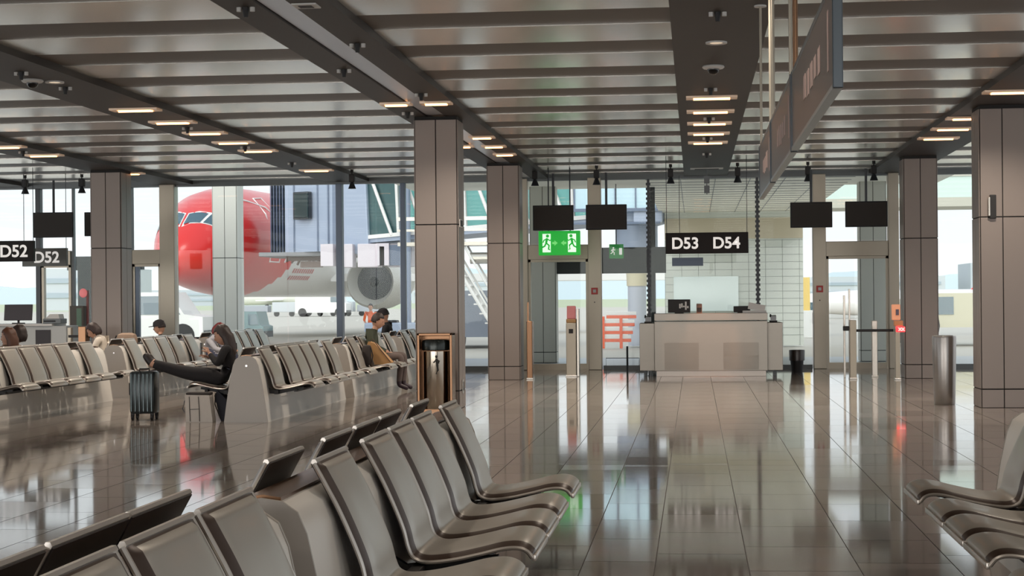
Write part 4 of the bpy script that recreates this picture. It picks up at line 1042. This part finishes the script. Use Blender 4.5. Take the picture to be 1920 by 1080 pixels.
# vehicles and ground equipment
def wheels(mb, pts, r, w):
    for x, y_, z in pts: mb.cyl((x, y_-w/2, z), (x, y_+w/2, z), r, n=20)
    return mb
def vehicle(label, cat, name, loc, rz, Lx, W_, H_, cabx, body, parts=(), wr=.38):
    q = thing(name, label, cat, loc, rz)
    h0 = wr*.9
    MB().prism([(-Lx/2, h0), (Lx/2, h0), (Lx/2, H_*.55), (Lx/2-cabx*.25, H_*.6), (Lx/2-cabx*.45, H_), (-Lx/2, H_)], -W_/2, W_/2).build('body', body, q)
    MB().prism([(Lx/2-cabx*.30, H_*.60), (Lx/2-cabx*.47, H_*.93), (Lx/2-cabx, H_*.93), (Lx/2-cabx, H_*.60)], -W_/2-.02, W_/2+.02).build('cab_windows', M_cock, q)
    MB().box(Lx/2-.02, Lx/2+.03, -W_/2+.1, W_/2-.1, h0, h0+.2).build('bumper', M_mulld, q)
    for x in (-Lx/2+wr*1.7, Lx/2-wr*1.7):
        for s in (-1, 1): wheels(MB(), [(x, s*(W_/2-.1), wr)], wr, .24).build('wheel', M_black, q, 40)
    return q
M_vw = mat('vehicle_white', (226, 226, 222), .4); M_vy = mat('vehicle_cream', (214, 208, 180), .5); M_vt = mat('vehicle_teal', (110, 138, 140), .5)
vehicle('white tow tractor with blue windows below the red aircraft nose', 'tug', 'tow_tractor', (-16.9, 53.0, -.04), 0, 3.2, 1.8, 1.75, 2.4, M_vw)
vehicle('teal ground power unit behind the tow tractor', 'ground unit', 'ground_power_unit', (-14.9, 55.6, -.04), 0, 1.6, 1.3, 1.1, .5, M_vt, wr=.28)
vehicle('grey van on the apron between the two left columns', 'van', 'service_van', (-6.55, 51.2, -.04), PI/2, 3.6, 1.5, 1.7, 1.7, mat('van_grey', (120, 128, 142), .4))
vehicle('white box truck far out on the apron', 'truck', 'box_truck', (-33.0, 150, -.04), 0, 4.6, 2.2, 2.1, 1.4, M_vw)
vehicle('cream truck seen between the two right columns', 'truck', 'cream_truck', (8.2, 50, -.04), PI, 6, 2.3, 1.5, 2.0, M_vy, wr=.6)
vehicle('pale baggage tug seen through the right boarding door', 'tug', 'baggage_tug', (5.3, 90, -.04), 0, 2.6, 1.5, 1.2, 1.2, M_vw, wr=.3)
for k in range(5):
    q = thing('baggage_cart', 'small baggage cart in the row far out on the apron', 'cart', (-39.5+k*2.6, 152, -.04), group='baggage carts on the apron')
    MB().box(-1.1, 1.1, -.7, .7, .4, 1.0+.3*(k % 2), .05).build('load', mat('cart_grey%d' % (k % 2), (150+k % 2*40, 156+k % 2*40, 164+k % 2*36), .6), q)
    wheels(MB(), [(-.7, -.6, .25), (.7, -.6, .25)], .25, .15).build('wheels', M_black, q)
q = thing('passenger_aircraft', 'small distant white aircraft with red tail behind the nose wheel', 'aircraft', (-75, 300, -.05))
MB().lathe([(.1, -9), (1.0, -8), (1.5, -6), (1.5, 5), (.9, 9), (.2, 11)], (0, 0, 2.2), 20, ax='X').build('fuselage', M_white_ac, q, 60)
MB().prism([(-9, 2.6), (-6, 3), (-8.2, 4.8), (-9.6, 4.8)], -.15, .15).build('tail_fin', M_red_ac, q)
MB().box(-1, 2, -9, 9, 1.4, 1.6).build('wing', M_white_ac, q); wheels(MB(), [(-1, -1, .4), (7, 0, .4)], .4, .3).build('wheels', M_black, q)
q = thing('passenger_aircraft', 'distant aircraft with red tail seen between the right columns', 'aircraft', (15, 110, -.05))
MB().lathe([(.1, -9), (.6, -8), (.8, -5), (.8, 5), (.3, 8)], (0, 0, 1.0), 20, ax='X').build('fuselage', M_white_ac, q, 60)
MB().prism([(1.0, .6), (2.6, 2.1), (3.3, 2.1), (2.2, .6)], -.1, .1).build('tail_fin', M_red_ac, q)
MB().box(-2, 1, -5, 5, .7, .8).build('wing', M_white_ac, q)
for k, (x, lab) in enumerate(((-2.2, 'orange and white barrier stack left of the pale bridge pillar'),)):
    q = thing('orange_barrier_stack', lab, 'barrier', (x, 48, -.01))
    mb = MB(); mb2 = MB(); 
    for j in range(4):
        mb.box(-.42+j*.05, .42+j*.05, -.05, .05, .18+j*.22, .27+j*.22, .01); mb2.box(-.42+j*.05, .42+j*.05, -.04, .04, .28+j*.22, .37+j*.22, .01)
    mb.box(-.4, -.32, -.1, .1, 0, .9).box(.1, .18, -.1, .1, 0, .9)
    mb.build('orange_boards', M_orange, q); mb2.build('white_boards', M_vw, q)
q = thing('yellow_post', 'yellow marker post and pale cabinet outside right of the passage', 'post', (3.84, 60, -.04))
MB().box(-.13, .13, -.1, .1, .9, 2.1, .02).build('yellow_panel', mat('yellow_paint', (232, 196, 96), .5), q); MB().box(-.2, .2, -.2, .2, 0, .95, .02).build('cabinet', M_vw, q)
mb = MB()
for x in range(5): mb.cyl((-9.4+x*.6, 39.9, 0), (-9.4+x*.6, 39.9, .5), .02, n=8)

# ------------------------------------------------------------------ light
for x, e_, bl_ in ((-.42, 60, .35), (.27, 155, .6), (.84, 60, .35)):  # warm spots added before the desk for copper streaks on its front
    l = bpy.data.lights.new('added_desk_spot', 'SPOT'); l.energy = e_*9; l.color = (1, .50, .30); l.spot_size = .14 if e_ == 60 else .34; l.spot_blend = bl_; l.shadow_soft_size = .03
    lo = bpy.data.objects.new('added_desk_spot', l); COL.objects.link(lo); lo.location = (x, 29.2, 3.7)
    lo.rotation_euler = (Vector((x, 30.6, .6))-lo.location).to_track_quat('-Z', 'Y').to_euler()
w = bpy.data.worlds.new('overcast_sky'); SC.world = w; w.use_nodes = True
nt = w.node_tree; bg = nt.nodes['Background']
tc = nt.nodes.new('ShaderNodeTexCoord'); sp_ = nt.nodes.new('ShaderNodeSeparateXYZ'); cr = nt.nodes.new('ShaderNodeValToRGB')
cr.color_ramp.elements[0].position = .0; cr.color_ramp.elements[0].color = (.86, .88, .90, 1)
cr.color_ramp.elements[1].position = .6; cr.color_ramp.elements[1].color = (.80, .87, .98, 1)
nt.links.new(tc.outputs['Generated'], sp_.inputs[0]); nt.links.new(sp_.outputs['Z'], cr.inputs[0]); nt.links.new(cr.outputs[0], bg.inputs['Color'])
bg.inputs['Strength'].default_value = 1.15
su = bpy.data.lights.new('hazy_sun', 'SUN'); su.energy = 1.2; su.angle = .3; su.color = (1, .95, .88)
su.energy = .7
s2 = bpy.data.lights.new('front_fill_sun', 'SUN'); s2.energy = 2.0; s2.angle = .9; s2.color = (1, .95, .90)  # second sun lamp added as soft front fill from behind the camera
so2 = bpy.data.objects.new('front_fill_sun', s2); COL.objects.link(so2); so2.rotation_euler = (math.radians(80), 0, math.radians(-12))
so = bpy.data.objects.new('hazy_sun', su); COL.objects.link(so); so.rotation_euler = (math.radians(48), 0, math.radians(20))
SC.view_settings.view_transform = 'Standard'; SC.view_settings.look = 'None'; SC.view_settings.exposure = .13; SC.view_settings.gamma = 1.06
SC.cycles.max_bounces = 8; SC.cycles.glossy_bounces = 4; SC.cycles.diffuse_bounces = 3; SC.cycles.transparent_max_bounces = 12; SC.cycles.transmission_bounces = 4
SC.cycles.caustics_reflective = False; SC.cycles.caustics_refractive = False; SC.cycles.sample_clamp_indirect = 4
